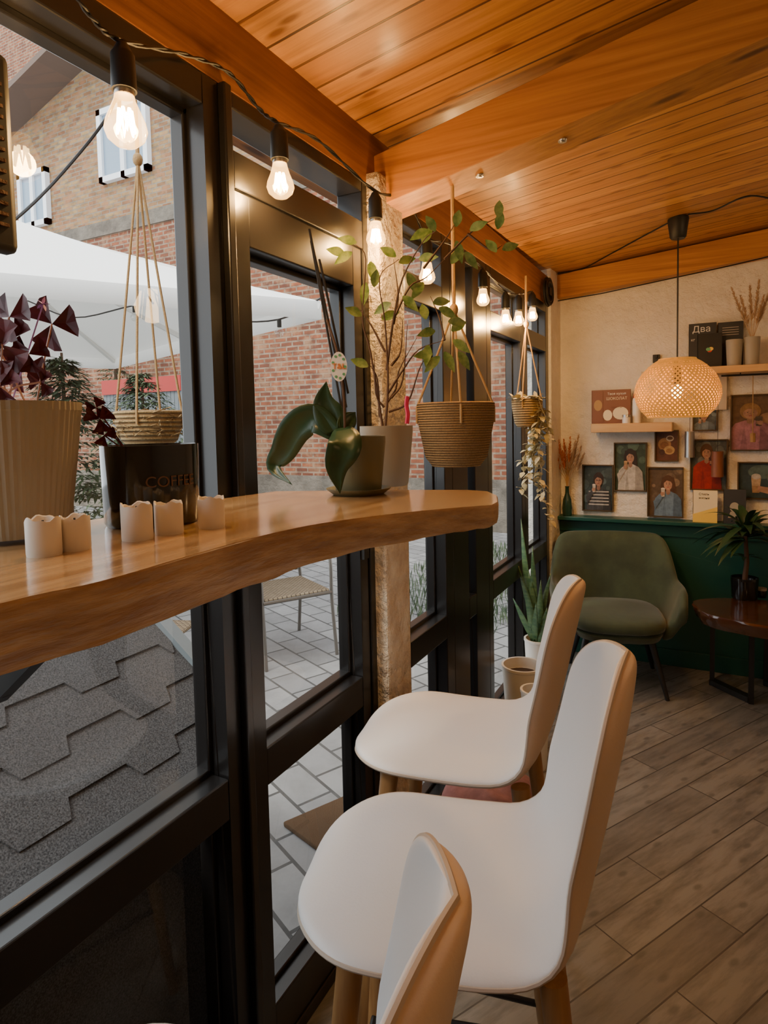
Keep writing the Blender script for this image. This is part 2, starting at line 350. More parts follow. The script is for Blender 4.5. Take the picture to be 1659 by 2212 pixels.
# windows
XI,XO=-.80,-.875
def win(name,Y0,Y1,bw,rails,panes,label,ztop=1.975):
    mb=MB(); mb.box(XO,XI,Y0,Y0+bw,0,ztop); mb.box(XO,XI,Y1-bw,Y1,0,ztop)
    for z0,z1 in rails: mb.box(XO,XI,Y0+bw,Y1-bw,z0,z1)
    for z0,z1 in panes:
        for (ya,yb,za,zb_) in ((Y0+bw,Y0+bw+.010,z0,z1),(Y1-bw-.010,Y1-bw,z0,z1),(Y0+bw,Y1-bw,z0,z0+.012),(Y0+bw,Y1-bw,z1-.012,z1)):
            mb.box(-.872,-.84,ya,yb,za,zb_)
    o=struct(mb.build(name,m_black,smooth=False,bevel=.003),label)
    for z0,z1 in panes:
        p=MB(); p.poly([(-.865,Y0+bw,z0),(-.865,Y1-bw,z0),(-.865,Y1-bw,z1),(-.865,Y0+bw,z1)]); p.build('pane',m_glass,o,smooth=False)
    return o
RL=(.61,.69)
win('window_1',-.75,.905,.04,[(0,.10),RL,(1.92,1.975)],[(.10,.61),(.69,1.92)],'large black framed window beside the bar')
mb=MB(); mb.box(-.885,-.785,.905,.925,0,1.975); struct(mb.build('trim_6',m_black,smooth=False,bevel=.003),'black post between window and glazed door')
mb=MB(); mb.box(XO,XI,.925,.94,0,1.975); mb.box(XO,XI,1.43,1.47,0,1.975); mb.box(XO,XI,.94,1.43,1.945,1.975); mb.box(XO,XI,.94,1.43,1.80,1.87); mb.box(XO,XI,.94,1.43,0,.03)
door=struct(mb.build('door_1',m_black,smooth=False,bevel=.003),'black framed glazed door with narrow transom')
p=MB(); p.poly([(-.865,.94,1.87),(-.865,1.43,1.87),(-.865,1.43,1.945),(-.865,.94,1.945)]); p.build('transom_pane',m_glass,door,smooth=False)
mb=MB(); mb.box(-.875,-.805,.942,.985,.03,1.80); mb.box(-.875,-.805,1.385,1.428,.03,1.80)
for z0,z1 in ((.03,.13),RL,(1.70,1.80)): mb.box(-.875,-.805,.985,1.385,z0,z1)
for z0,z1 in ((.13,.61),(.69,1.70)):
    for (ya,yb,za,zb_) in ((.985,.995,z0,z1),(1.375,1.385,z0,z1),(.985,1.385,z0,z0+.012),(.985,1.385,z1-.012,z1)): mb.box(-.872,-.84,ya,yb,za,zb_)
lf=mb.build('door_leaf',m_black,door,smooth=False,bevel=.003)
for z0,z1 in ((.13,.61),(.69,1.70)):
    p=MB(); p.poly([(-.86,.985,z0),(-.86,1.385,z0),(-.86,1.385,z1),(-.86,.985,z1)]); p.build('pane',m_glass,lf,smooth=False)
mb=MB(); mb.box(-.805,-.795,1.39,1.415,1.0,1.14); mb.tube([(-.80,1.40,1.09),(-.755,1.40,1.09),(-.75,1.38,1.09),(-.75,1.30,1.09)],.008,8); mb.build('door_handle',m_blackmetal,lf)
win('window_2',1.60,2.03,.07,[(0,.10),RL,(1.72,1.80),(1.93,1.975)],[(.10,.61),(.69,1.72),(1.80,1.93)],'black framed window just beyond the whitewashed post')
win('window_3',2.03,2.42,.155,[(0,.10),RL,(1.93,1.975)],[(.10,.61),(.69,1.93)],'narrow slit window between two wide black posts')
win('window_4',2.42,2.98,.055,[(0,.10),RL,(1.72,1.80),(1.93,1.975)],[(.10,.61),(.69,1.72),(1.80,1.93)],'black framed window behind the row of bulbs')
win('window_5',2.98,3.48,.06,[(0,.10),RL,(1.72,1.80),(1.93,1.975)],[(.10,.61),(.69,1.72),(1.80,1.93)],'last black framed window beside the plaster pier')
# ---------------------------------------------------------------- outside
GZ=-.12
mb=MB(); mb.box(-14,-.93,-3,16,GZ-.1,GZ); struct(mb.build('floor_patio',m_paver,smooth=False),'grey paved terrace outside')
NEST=onX(322,890,-1.22)
mb=MB(); mb.box(-1.26,-.94,NEST.y-.02,NEST.y+.02,2.17,2.21); struct(mb.build('trim_7',m_beamY,smooth=False),'outer timber bracket carrying the hanging basket')
bld=thing('brick_building','brick building across the terrace, yellowish above and red below','building',(-5,8,GZ))
zband=onY(320,455,8).z
pl=[onY(-60,372,8),onY(20,300,8),onY(190,140,8),onY(400,-60,8)]
ztop=pl[3].z
mb=MB(); xr=1.5
mb.prism([(pl[0].x-3,8,zband),(xr,8,zband),(xr,8,ztop),(pl[3].x,8,ztop),(pl[2].x,8,pl[2].z),(pl[1].x,8,pl[1].z),(pl[0].x-3,8,pl[0].z-.6)],(0,.3,0)); mb.build('upper_wall',m_bky,bld,smooth=False)
mb=MB(); mb.box(pl[0].x-3,xr,8,8.3,GZ+.7,zband-.25); mb.build('lower_wall',m_bkr,bld,smooth=False)
mb=MB(); mb.box(pl[0].x-3,xr,7.97,8.3,zband-.25,zband); mb.build('cement_band',m_conc,bld,smooth=False)
mb=MB(); mb.box(pl[0].x-3,xr,7.96,8.3,GZ,GZ+.7); mb.build('cement_base',m_conc,bld,smooth=False)
mb=MB()
for i in range(3): mb.obox(pl[i]+Vector((0,-.25,.05)),pl[i+1]+Vector((0,-.25,.05)),.9,.10)
mb.build('roof_eave',m_tin,bld,smooth=False)
for (ua,va,ub,vb) in ((224,400,322,205),(52,500,106,362)):
    A=onY(ua,va,8); B=onY(ub,vb,8); x0,x1,z0,z1=A.x,B.x,A.z,B.z
    mb=MB(); t=.10
    for bx in ((x0,x0+t,z0,z1),(x1-t,x1,z0,z1),(x0,x1,z0,z0+t),(x0,x1,z1-t,z1),((x0+x1)/2-.05,(x0+x1)/2+.05,z0,z1)): mb.box(bx[0],bx[1],7.9,8.0,bx[2],bx[3])
    wf=mb.build('window_frame',m_winwhite,bld,smooth=False)
    mb=MB(); mb.box(x0+t,x1-t,7.95,7.99,z0+t,z1-t); mb.build('pane',m_winglass,wf,smooth=False)
mb=MB(); P=onY(40,140,11); mb.box(P.x-4,P.x+1.2,11,11.3,0,P.z+1.6); tag(mb.build('distant_brick_house',m_bkr,smooth=False),'red brick gable rising behind the yellow brick house at top left','building')
# parasol
ZP=2.05
def camh(lat,dp,z):
    hf=Vector((-math.sin(YAW),math.cos(YAW),0)); return Vector((0,0,z))+r0*lat+hf*dp
C1=camh(-.34,3.59,ZP);C2=camh(-2.63,6.2,ZP);C4=camh(-3.04,1.99,ZP);C3=C2+C4-C1
cen=(C1+C2+C3+C4)/4; ap=cen+Vector((0,0,.85))
par=thing('patio_parasol','large square white canvas parasol over the terrace','parasol',(cen.x,cen.y,GZ))
mb=MB(); cs=[C1,C2,C3,C4]
for i in range(4):
    A,B=cs[i],cs[(i+1)%4]; rows=[]
    for j in range(9):
        t=j/8; rows.append([ap.lerp(A.lerp(B,k/8),t)-Vector((0,0,.06*math.sin(PI*t))) for k in range(9)])
    mb.grid(rows)
    mb.grid([[A.lerp(B,k/8) for k in range(9)],[A.lerp(B,k/8)-Vector((0,0,.10)) for k in range(9)]])
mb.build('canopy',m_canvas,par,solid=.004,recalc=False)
mb=MB(); mb.tube([(cen.x,cen.y,GZ),(cen.x,cen.y,ap.z)],.035,12); mb.build('pole',m_potbeige,par)
for i in range(4):
    for T in (cs[i],(cs[i]+cs[(i+1)%4])/2):
        mb=MB(); mb.obox(ap-Vector((0,0,.1)),T-Vector((0,0,.03)),.03,.03); mb.build('rib',m_whitep,par,smooth=False)
mb=MB(); mb.box(cen.x-.35,cen.x+.35,cen.y-.35,cen.y+.35,GZ,GZ+.08); mb.build('base',m_conc,par,smooth=False,bevel=.02)
# shingled roof outside window 1
def zr(x): return .745+.75*(-1.1-x)
hut=thing('shingled_hatch_roof','low dark asphalt shingle roof right outside the left window','roof',(-1.15,.3,GZ))
mb=MB(); mb.prism([(-.93,-1.2,zr(-.93)-.03),(-1.45,-1.2,zr(-1.45)-.03),(-1.97,-1.2,zr(-.93)-.03)],(0,2.32,0)); mb.build('roof_deck',m_strip,hut,smooth=False)
mb=MB(); mb.box(-1.9,-.96,-1.15,1.08,GZ,zr(-.93)-.03); mb.build('wall',m_shing,hut,smooth=False)
mb=MB(); EX=.088
for r in range(7):
    x_lo=-.93-r*EX
    if x_lo<-1.44: break
    for k in range(-9,10):
        w_=.125; y0=k*w_+(r%2)*.0625; y1=min(y0+w_,1.10)
        if y0>1.07: continue
        drop=(.0,.030)[(k+r)%2]; off=.005
        xa=x_lo+drop; xb=max(x_lo-EX*1.15,-1.45)
        pts=[(xb,y0,zr(xb)),(xb,y1,zr(xb)),(x_lo,y1,zr(x_lo)),(xa,y1-.016,zr(xa)),(xa,y0+.016,zr(xa)),(x_lo,y0,zr(x_lo))]
        mb.prism([Vector(p)+Vector((0,0,off*(1.5 if i>1 else .1))) for i,p in enumerate(pts)],(0.002,0,.004))
mb.build('shingles',m_shing,hut,smooth=False)
mb=MB(); mb.obox((-.92,1.115,zr(-.92)+.01),(-1.45,1.115,zr(-1.45)+.01),.035,.03); mb.build('edge_strip',m_strip,hut,smooth=False)
def wicker(label,loc,rz):
    t=thing('wicker_chair',label,'chair',loc,rz,'wicker chairs on the terrace')
    def b(mb,n,m,**k):
        o=mb.build(n,m,None,**k); o.parent=t; return o
    mb=MB(); mb.box(-.22,.22,-.22,.22,.405,.425); b(mb,'seat',m_wicker,bevel=.008)
    mb=MB(); rows=[[Vector((-.2+.4*i/8,.22+.05*j/6+.06*math.cos(PI*(i/8-.5)) ,.47+.36*j/6)) for i in range(9)] for j in range(7)]; mb.grid(rows); b(mb,'backrest',m_wicker2,solid=.015)
    for s in (-1,1):
        mb=MB(); mb.tube(catm([(s*.24,-.26,0),(s*.235,-.22,.35),(s*.24,-.2,.60),(s*.25,-.1,.65),(s*.25,.2,.64),(s*.22,.27,.66)],5),.012,8); b(mb,'front_leg',m_chairmet)
        mb=MB(); mb.tube([(s*.24,.32,0),(s*.22,.22,.40),(s*.21,.29,.86)],.012,8); b(mb,'rear_leg',m_chairmet)
        mb=MB(); mb.box(s*.25-.02,s*.25+.02,-.14,.2,.655,.672); b(mb,'armrest',m_rubber,bevel=.008)
    mb=MB(); mb.tube([(-.21,.29,.86),(0,.33,.88),(.21,.29,.86)],.012,8); b(mb,'top_rail',m_chairmet)
    mb=MB(); mb.tube([(-.23,-.22,.4),(.23,-.22,.4)],.012,8); b(mb,'front_rail',m_chairmet)
    return t
P=onZ(618,1405,GZ); wicker('beige wicker armchair outside behind the glazed door',(P.x,P.y,GZ),rad(60))
P=onZ(340,1535,GZ); wicker('beige wicker chair outside partly hidden by the shingled roof',(P.x-.05,P.y-.05,GZ),rad(200))
P=onZ(690,1785,GZ); mb=MB(); mb.prism([(P.x-.12,P.y-.06,GZ),(P.x+.2,P.y-.16,GZ),(P.x+.26,P.y+.1,GZ),(P.x-.0,P.y+.18,GZ)],(0,0,.02)); tag(mb.build('doormat',m_mat,smooth=False,bevel=.006),'brown coir doormat outside the glazed door','doormat')
A=onY(225,880,6.6); B=onY(392,810,6.6)
fn=thing('garden_fence','grey boarded fence with red band behind the conifers','fence',((A.x+B.x)/2,6.6,GZ))
mb=MB(); n=22
for i in range(n):
    x=A.x+(B.x-A.x)*i/n; mb.box(x,x+(B.x-A.x)/n*.9,6.6,6.63,GZ,B.z-.2)
mb.build('boards',m_greyf,fn,smooth=False)
mb=MB(); mb.box(A.x,B.x,6.57,6.6,B.z-.22,B.z); mb.build('red_band',m_red,fn,smooth=False)
def conifer(x,y,h,r,label,rp=1):
    t=thing('conifer',label,'tree',(x,y,GZ),0,'conifers on the terrace')
    mb=MB(); mb.tube([(x,y,GZ),(x,y,GZ+h)],[.05,.01],8); mb.build('trunk',m_branch,t)
    mb=MB()
    for i in range(400):
        q=random.random()**.8; z=GZ+.15+q*(h-.2); R=r*(1-q**rp)*(.6+.5*random.random())+.05; a=random.random()*2*PI
        d=Vector((math.cos(a),math.sin(a),.15)); st=Vector((x,y,z))
        for k in range(9):
            tt=.25+.75*k/9; p=st+d*R*tt+Vector((0,0,-.12*R*tt*tt)); sgn=1 if k%2 else -1
            dd=(d*.8+Vector((-d.y,d.x,0))*sgn*.8+Vector((0,0,random.uniform(-.3,.3)))); leaf(mb,p,dd,.13,.028,.3,n=2)
    mb.build('needles',m_conif,t,smooth=False,recalc=False)
for (u,v,Y,h,r,l,rp) in ((140,900,3.4,2.12,.58,'dense conifer left of the hanging straw basket outside',2.5),(310,900,5.1,2.15,.72,'conifer right behind the straw basket, before the fence',2.5),(235,500,7.3,4.3,.5,'tall conifer tip rising above the parasol',1)):
    P=onY(u,v,Y); conifer(P.x,P.y,h,r,l,rp)
mb=MB()
for i in range(1500):
    x=random.uniform(-2.6,-1.3); y=random.uniform(4.0,7); leaf(mb,(x,y,GZ),(random.uniform(-.5,.5),random.uniform(-.5,.5),1),.12,.012,.1,n=2)
tag(mb.build('grass_patch',m_conif,smooth=False,recalc=False),'green grass growing at the terrace edge','grass',kind='stuff')
def bulb_profile(r,h): return [(0.0,-h),(r*.55,-h*.93),(r*.9,-h*.68),(r,-h*.45),(r*.86,-h*.22),(r*.55,-h*.02),(r*.38,h*.12),(r*.36,h*.2)]
mb=MB(); mb.tube(catm([onX(-20,500,-1.5),onX(30,476,-1.5),onX(120,390,-1.5),onX(225,262,-1.40),Vector((-1.255,NEST.y,2.19))],6),.004,6); tag(mb.build('overhead_cable',m_cable),'thin black cable crossing the yellow brick facade outside','cable')
mb=MB(); ol=[onY(u,v,3.0) for u,v in ((60,650),(160,686),(290,660),(385,655),(480,690),(603,690),(700,640))]; mb.tube(catm(ol,5),.005,6); tag(mb.build('outdoor_light_cord',m_cable),'dark outdoor light cord strung under the parasol','cord')
for (u,v,l) in ((290,660,'clear unlit bulb on outdoor cord seen in left window'),(603,690,'clear unlit bulb on outdoor cord seen through the door')):
    P=onY(u,v,3.0); t=thing('outdoor_bulb',l,'light bulb',P,0,'unlit outdoor bulbs')
    mb=MB(); mb.tube([P,P-Vector((0,0,.045))],.013,8); mb.build('socket',m_rubber,t)
    mb=MB(); mb.lathe(bulb_profile(.028,.05),P-Vector((0,0,.055)),14); mb.build('bulb_glass',m_clear,t)
# ---------------------------------------------------------------- bar counter
ZB=1.222; TH=.055
front=[onZ(u,v,ZB) for u,v in ((0,1305),(220,1256),(420,1198),(570,1157),(700,1130),(860,1109),(985,1097),(1064,1091))]
f0=front[0]
front=[Vector((f0.x+.015,-.9,ZB)),Vector((f0.x+.01,-.3,ZB)),Vector((f0.x+.004,.05,ZB))]+front
end=[onZ(u,v,ZB) for u,v in ((1077,1084),(1075,1070),(1054,1061),(1010,1058),(950,1058),(850,1058))]
fr=catm(front,5)+end
back=[Vector((-.765,.99,ZB)),Vector((-.785,.85,ZB)),Vector((-.795,.3,ZB)),Vector((-.795,-.9,ZB))]
out=fr+back
bar=thing('bar_counter','long varnished live-edge wooden bar slab along the window','counter',(-.62,.3,ZB-TH))
def shr(o,amt,z):
    res=[]; n=len(o)
    for i,p in enumerate(o):
        a=o[i-1]; b=o[(i+1)%n]; d=(b-a).normalized(); nn=Vector((-d.y,d.x,0)); res.append(Vector((p.x+nn.x*amt,p.y+nn.y*amt,z(p) if callable(z) else z)))
    return res
def thk(f): return lambda p:ZB-f*(TH if p.y<.6 else TH-(min(p.y,.95)-.6)/.35*.021)
L1=shr(out,.0,ZB-.004); L0=shr(out,.002,ZB); n=len(out)
mb=MB(); mb.poly(L0); mb.build('top_surface',m_bar,bar,smooth=False)
def jag(o,amt,z,j):
    r=shr(o,amt,z)
    return [p+Vector((random.uniform(-j,j),random.uniform(-j,j),random.uniform(-j,j))) for p in r]
Ls=[L0,L1,jag(out,.0005,thk(.4),.001),jag(out,.0015,thk(.72),.0015),jag(out,.004,thk(1),.0012)]
mb=MB(); vs=[p for l in Ls for p in l]
mb.add(vs,[(i*n+k,i*n+(k+1)%n,(i+1)*n+(k+1)%n,(i+1)*n+k) for i in range(len(Ls)-1) for k in range(n)]+[tuple((len(Ls)-1)*n+k for k in range(n))]); mb.build('live_edge',m_bark,bar,ang=35)
for y in (-.5,.45):
    mb=MB(); mb.obox((-.8,y,ZB-.20),(-.62,y,ZB-TH-.005),.02,.03); mb.obox((-.79,y,ZB-.2),(-.79,y,ZB-TH),.03,.01); mb.build('bracket',m_blackmetal,bar,smooth=False)
# ---------------------------------------------------------------- bar stools
ZS=.638
def make_stool(label):
    t=thing('bar_stool',label,'bar stool',(0,0,0),0,'white leather bar stools at the window bar'); zs=ZS
    prof=catm([Vector((a,0,b)) for a,b in ((.240,-.016),(.205,-.001),(.13,.003),(.04,.001),(-.045,.001),(-.11,.008),(-.155,.032),(-.183,.078),(-.203,.15),(-.225,.25),(-.252,.375))],8)
    cum=[0]
    for i in range(1,len(prof)): cum.append(cum[-1]+(prof[i]-prof[i-1]).length)
    T=cum[-1]
    def at(s):
        s=max(0,min(T*.99999,s*T))
        for i in range(1,len(cum)):
            if cum[i]>=s:
                k=(s-cum[i-1])/(cum[i]-cum[i-1]+1e-9); return prof[i-1].lerp(prof[i],k)
        return prof[-1]
    def base_w(s):
        a=[(0,.188),(.2,.198),(.38,.195),(.5,.187),(.62,.174),(.8,.160),(.9,.149),(1,.132)]
        for i in range(1,len(a)):
            if s<=a[i][0]:
                k=(s-a[i-1][0])/(a[i][0]-a[i-1][0]); return a[i-1][1]*(1-k)+a[i][1]*k
        return a[-1][1]
    N=64; Mx=28; inner=[];outer=[]; edge=[]
    for i in range(N+1):
        s=(1-math.cos(PI*i/N))/2
        dl=s*T; dr=(1-s)*T; rr=1.0
        for dd,RR,ex in ((dl,.14,2.3),(dr,.12,2.2)):
            if dd<RR: rr=min(rr,(max(0,1-((RR-dd)/RR)**ex))**.5)
        w=base_w(s)*rr
        p=at(s); q=at(min(1,s+.01)); o=at(max(0,s-.01)); d=(q-o).normalized(); nrm=Vector((d.z,0,-d.x))
        if s<.3 and nrm.z<0: nrm=-nrm
        kk=max(0,min(1,(s-.42)/.26)); wrap=.005+.038*kk*kk*(3-2*kk)
        ri=[];ro=[]
        for k in range(Mx+1):
            c=math.sin(PI*(k/Mx-.5)); curve=wrap*abs(c)**2.2*rr
            th=((max(0,1-abs(c)**12))**.5)*((max(0,1-abs(2*s-1)**80))**.5)
            b=p+Vector((0,c*w,0))+nrm*curve
            ri.append(b+nrm*.011*th); ro.append(b-nrm*.014*th)
        inner.append(ri); outer.append(ro); edge.append((ri[0],ri[-1]))
    off=Vector((0,0,zs))
    sh=lambda R:[[p+off for p in r] for r in R]
    mb=MB(); mb.grid(sh(outer)); mb.build('seat_shell',m_leather_warmlit,t,ang=80)
    mb=MB(); mb.grid(sh(inner)); mb.build('seat_cushion',m_leather,t,ang=80)
    loop=[e[0]+off for e in edge]+[e[1]+off for e in edge[::-1]][1:-1]
    mb=MB(); mb.tube(loop,.0032,6,closed=True); mb.build('piping',m_piping,t)
    mb=MB(); mb.box(-.10,.10,-.10,.10,zs-.035,zs-.012); mb.build('mounting_plate',m_blackmetal,t,smooth=False,bevel=.004)
    ft=[]
    for sx in (1,-1):
        for sy in (1,-1):
            a=Vector((sx*.135,sy*.14,zs-.014)); b=Vector((sx*.20,sy*.20,0)); ft.append(a.lerp(b,.66))
            mb=MB(); mb.tube([a,a.lerp(b,.5),b],[.019,.016,.011],14); mb.build('leg',m_legwood,t)
    for i,j in ((0,1),(1,3),(3,2),(2,0)):
        mb=MB(); mb.tube([ft[i],ft[j]],.006,8); mb.build('foot_rail',m_blackmetal,t)
    return t
def place(st,u,v,fx,fy,dx=0,dy=0):
    tp=onZ(u,v,ZS+.375); l=math.hypot(fx,fy); fx/=l; fy/=l
    st.location=(tp.x+.252*fx+dx,tp.y+.252*fy+dy,0); st.rotation_euler=(0,0,math.atan2(fy,fx))
st1=make_stool('white leather bar stool in the middle of the row, nearest complete one'); place(st1,1388,1412,-.958,-.285,-.02,0)
st2=copy_tree(st1); st2['label']='farthest white bar stool, beside the whitewashed post'; place(st2,1254,1252,-.982,-.19)
st3=copy_tree(st1); st3['label']='nearest bar stool, only its backrest showing at the bottom'; place(st3,985,1940,-.965,-.26)
# ---------------------------------------------------------------- things on the bar
def pot(mb,c,r0_,r1,h,th=.006,lip=0,n=40,ribs=0,amp=0):
    mb.lathe([(0,0),(r0_*.96,0),(r0_,h*.04),(r0_+(r1-r0_)*.6,h*.55),(r1,h-.012),(r1+lip,h-.010),(r1+lip,h),(r1-th,h),(r1-th-.001,h*.86),(0,h*.85)],c,n,ribs,amp)
Pc=Vector((-.752,.454,ZB)); t=thing('oxalis_plant','dark burgundy three-leaved oxalis in ribbed beige pot at left edge','potted plant',Pc)
mb=MB(); pot(mb,Pc+Vector((0,0,.006)),.066,.083,.157,ribs=1,amp=.008,n=120,lip=.001); mb.build('pot',m_potbeige,t,ang=20)
for a in (0,2.1,4.2):
    mb=MB(); mb.ball(Pc+Vector((.045*math.cos(a),.045*math.sin(a),.006)),.008,.008,.006,8,5); mb.build('pot_foot',m_potbeige,t)
mb=MB(); mb.lathe([(0,.138),(.074,.138),(0,.140)],Pc,24); mb.build('soil',m_soil,t)
fo=MB(); stm=MB()
def trefoil(mb,c,R,rot,tilt):
    e1=(RT+fwd*tilt).normalized(); e2=(Vector((0,0,1))+fwd*random.uniform(-.5,.3)).normalized()
    for k in range(3):
        a=rot+k*2*PI/3; A=a-.62; B=a+.62
        P1=c+(e1*math.cos(A)+e2*math.sin(A))*R; P2=c+(e1*math.cos(B)+e2*math.sin(B))*R; Mm=c+(e1*math.cos(a)+e2*math.sin(a))*R*.86+fwd*.003; I1=P1.lerp(P2,.25)+(P1-c)*.08+(P2-c)*.04; I2=P1.lerp(P2,.75)+(P2-c)*.08+(P1-c)*.04
        mb.add([c,P1,I1,Mm,I2,P2,c.lerp(Mm,.5)+fwd*.004],[(0,1,6),(1,2,6),(2,3,6),(3,4,6),(4,5,6),(5,0,6)])
for (u,v,Rp,rot) in ((20,685,62,.4),(5,745,70,1.2),(45,795,54,2.0),(112,700,60,.15),(0,835,54,.8),(62,765,44,2.6),(88,825,34,1.0),(-40,700,60,.5),(-30,780,60,1.5),(30,730,50,3.0)):
    c=onX(u,v,-.72+random.uniform(-.03,.05)); trefoil(fo,c,px(Rp,c),rot,random.uniform(-.4,.4))
    b=Pc+Vector((random.uniform(-.04,.04),random.uniform(-.04,.04),.138)); stm.tube(catm([b,(b+c)/2+Vector((random.uniform(-.01,.01),0,.015)),c],5),.0012,5)
fo.build('leaves',m_bur,t,smooth=False,recalc=False); stm.build('stems',m_stem,t)
mb=MB(); c=onX(93,657,-.71)
for k in range(5):
    a=k*2*PI/5; leaf(mb,c,RT*math.cos(a)+Vector((0,0,1))*math.sin(a),.009,.007,0)
mb.tube([c,Pc+Vector((0,.0,.138))],.0009,5); mb.build('flower',m_lilac,t,recalc=False)
P=onZ(296,1141,ZB); Pk=Vector((P.x-.02,P.y+.045,ZB)); rC=px(100,Pk)
hC=H+(923-968)/F*dep(Pk)-ZB+.008
t=thing('coffee_pot_planter','glossy black planter pot lettered COFFEE behind the candles','planter',Pk)
mb=MB(); pot(mb,Pk,rC*.97,rC,hC,.004,n=48); mb.build('pot',m_potblack,t)
mb=MB(); mb.lathe([(0,hC*.9),(rC*.9,hC*.9),(0,hC*.92)],Pk,24); mb.build('soil',m_soil,t)
va=math.atan2(-Pk.y,-Pk.x)
text('lettering','COFFEE',.020,(0,0,ZB+hC*.50),m_gold,t,cyl=((Pk.x,Pk.y),rC,va+.42))
mb=MB()
for (u,v,s) in ((215,905,34),(225,940,26),(208,880,24)):
    c=onX(u,v,-.70); trefoil(mb,c,px(s,c),random.random()*3,.2); mb.tube([Pk+Vector((-.02,-.02,hC*.9)),c],.001,5)
mb.build('leaves',m_bur,t,smooth=False,recalc=False)
for i,(u,v,w,h,l) in enumerate(((76,1205,76,84,'leftmost LED pillar candle, in front of the ribbed pot'),(148,1192,66,76,'LED candle touching the leftmost one, by the ribbed pot'),(283,1170,70,80,'LED candle in front of the black lettered pot, frontmost of that pair'),(354,1156,64,70,'LED candle right behind the middle one by the lettered pot'),(448,1143,60,68,'rightmost LED candle standing alone on the bar'))):
    P=onZ(u,v,ZB); r=px(w/2,P)*.95; hh=px(h,P); P=Vector((P.x-.3*r,P.y+.8*r,ZB)); t=thing('led_candle',l,'candle',P,0,'white LED candles on the bar')
    mb=MB(); n=32
    rim=[hh*(.97+.05*math.sin(3*2*PI*k/n+i)+.03*math.sin(7*2*PI*k/n+i*2)) for k in range(n+1)]
    def ring(rr,zf): return [P+Vector((rr*math.cos(2*PI*k/n),rr*math.sin(2*PI*k/n),zf(k))) for k in range(n+1)]
    mb.grid([ring(.0,lambda k:0),ring(r*.98,lambda k:0),ring(r,lambda k:.003),ring(r,lambda k:rim[k]*.95),ring(r*.97,lambda k:rim[k]),ring(r*.85,lambda k:rim[k]*.98),ring(r*.78,lambda k:hh*.84),ring(0,lambda k:hh*.80)]); mb.build('candle_body',m_candle,t)
    mb=MB(); mb.tube([P+Vector((0,0,hh*.8)),P+Vector((0,0,hh*.92))],.0012,5); mb.build('wick',m_rubber,t)
# orchid
P=onZ(775,1067,ZB); Po=Vector((P.x,P.y,ZB)); ro=px(60,Po)
t=thing('orchid_plant','orchid with drooping broad dark leaves in olive pot on saucer','potted plant',Po)
ho=px(120,Po)
mb=MB(); mb.lathe([(0,0),(ro*.9,0),(ro*1.15,.010),(ro*1.17,.012),(ro*1.1,.012),(ro*.85,.004),(0,.004)],Po,32); mb.build('saucer',m_potolive,t)
mb=MB(); pot(mb,Po+Vector((0,0,.004)),ro*.82,ro,ho,.004); mb.build('pot',m_potolive,t)
def pixleaf(mb,pts,wpx,Y0,prof=None,tw=0):
    P=[onY(u,v,Y0+dy) for (u,v,dy) in pts]; P=catm(P,5); n=len(P)-1; rows=[]
    for i,p in enumerate(P):
        q=i/n; d=(P[min(n,i+1)]-P[max(0,i-1)]).normalized(); view=(p-CAM).normalized(); sd=d.cross(view).normalized(); w=px(wpx,p)/2*(prof(q) if prof else (math.sin(PI*min(1,.08+.92*q)**.75)))
        sd=(sd+view*tw).normalized()
        rows.append([p-sd*w-view*w*.25,p-sd*w*.5-view*w*.05,p+view*w*.1,p+sd*w*.5-view*w*.05,p+sd*w-view*w*.25])
    mb.grid(rows)
mb=MB(); Yo=Po.y-.03
pixleaf(mb,[(728,940,0),(680,905,-.01),(640,925,-.02),(612,975,-.02),(592,1010,-.02),(632,1048,-.03)],70,Yo)
pixleaf(mb,[(725,935,0),(712,900,0),(700,865,0),(705,823,0)],66,Yo,prof=lambda q:math.sin(PI*min(1,.12+.88*q)**.8))
pixleaf(mb,[(740,925,0),(745,960,-.05),(728,1010,-.06),(735,1068,-.06)],74,Yo)
pixleaf(mb,[(735,930,0),(755,905,.02),(768,890,.03)],40,Yo)
mb.build('leaves',m_leafd,t,recalc=False,solid=.0015)
mb=MB(); mb.tube(catm([onY(u,v,Yo) for u,v in ((745,930),(742,850),(728,760),(706,690))],5),.0022,6); mb.build('flower_stem',m_branch,t)
for a,b in (((748,880),(668,495)),((738,885),(672,520)),((752,850),(690,560))):
    mb=MB(); mb.tube([onY(a[0],a[1],Yo+.01),onY(b[0],b[1],Yo+.01)],.0022,6); mb.build('support_stake',m_rubber,t)
c=onY(732,792,Yo-.015); rx,rz_=px(18,c),px(32,c)
tg=thing('plant_tag','oval white tag with green dots hung on the orchid stakes','tag',c)
e1=RT; vw=(c-CAM).normalized()
mb=MB(); mb.prism([c+e1*rx*math.cos(a*PI/12)+Vector((0,0,1))*rz_*math.sin(a*PI/12) for a in range(24)],vw*.001); mb.build('card',m_paper,tg,smooth=False)
mb=MB()
for k in range(9):
    a=k*2*PI/9; cc=c-vw*.0006+e1*rx*.74*math.cos(a)+Vector((0,0,1))*rz_*.78*math.sin(a); mb.poly([cc+(e1*math.cos(j*PI/5)+Vector((0,0,1))*math.sin(j*PI/5))*rx*.17 for j in range(10)])
mb.build('dots',m_tagg,tg,smooth=False,recalc=False)
text('lettering','T&L',.014,c-vw*.001-Vector((0,0,.004)),m_tago,tg,rot=(PI/2,0,YAW))
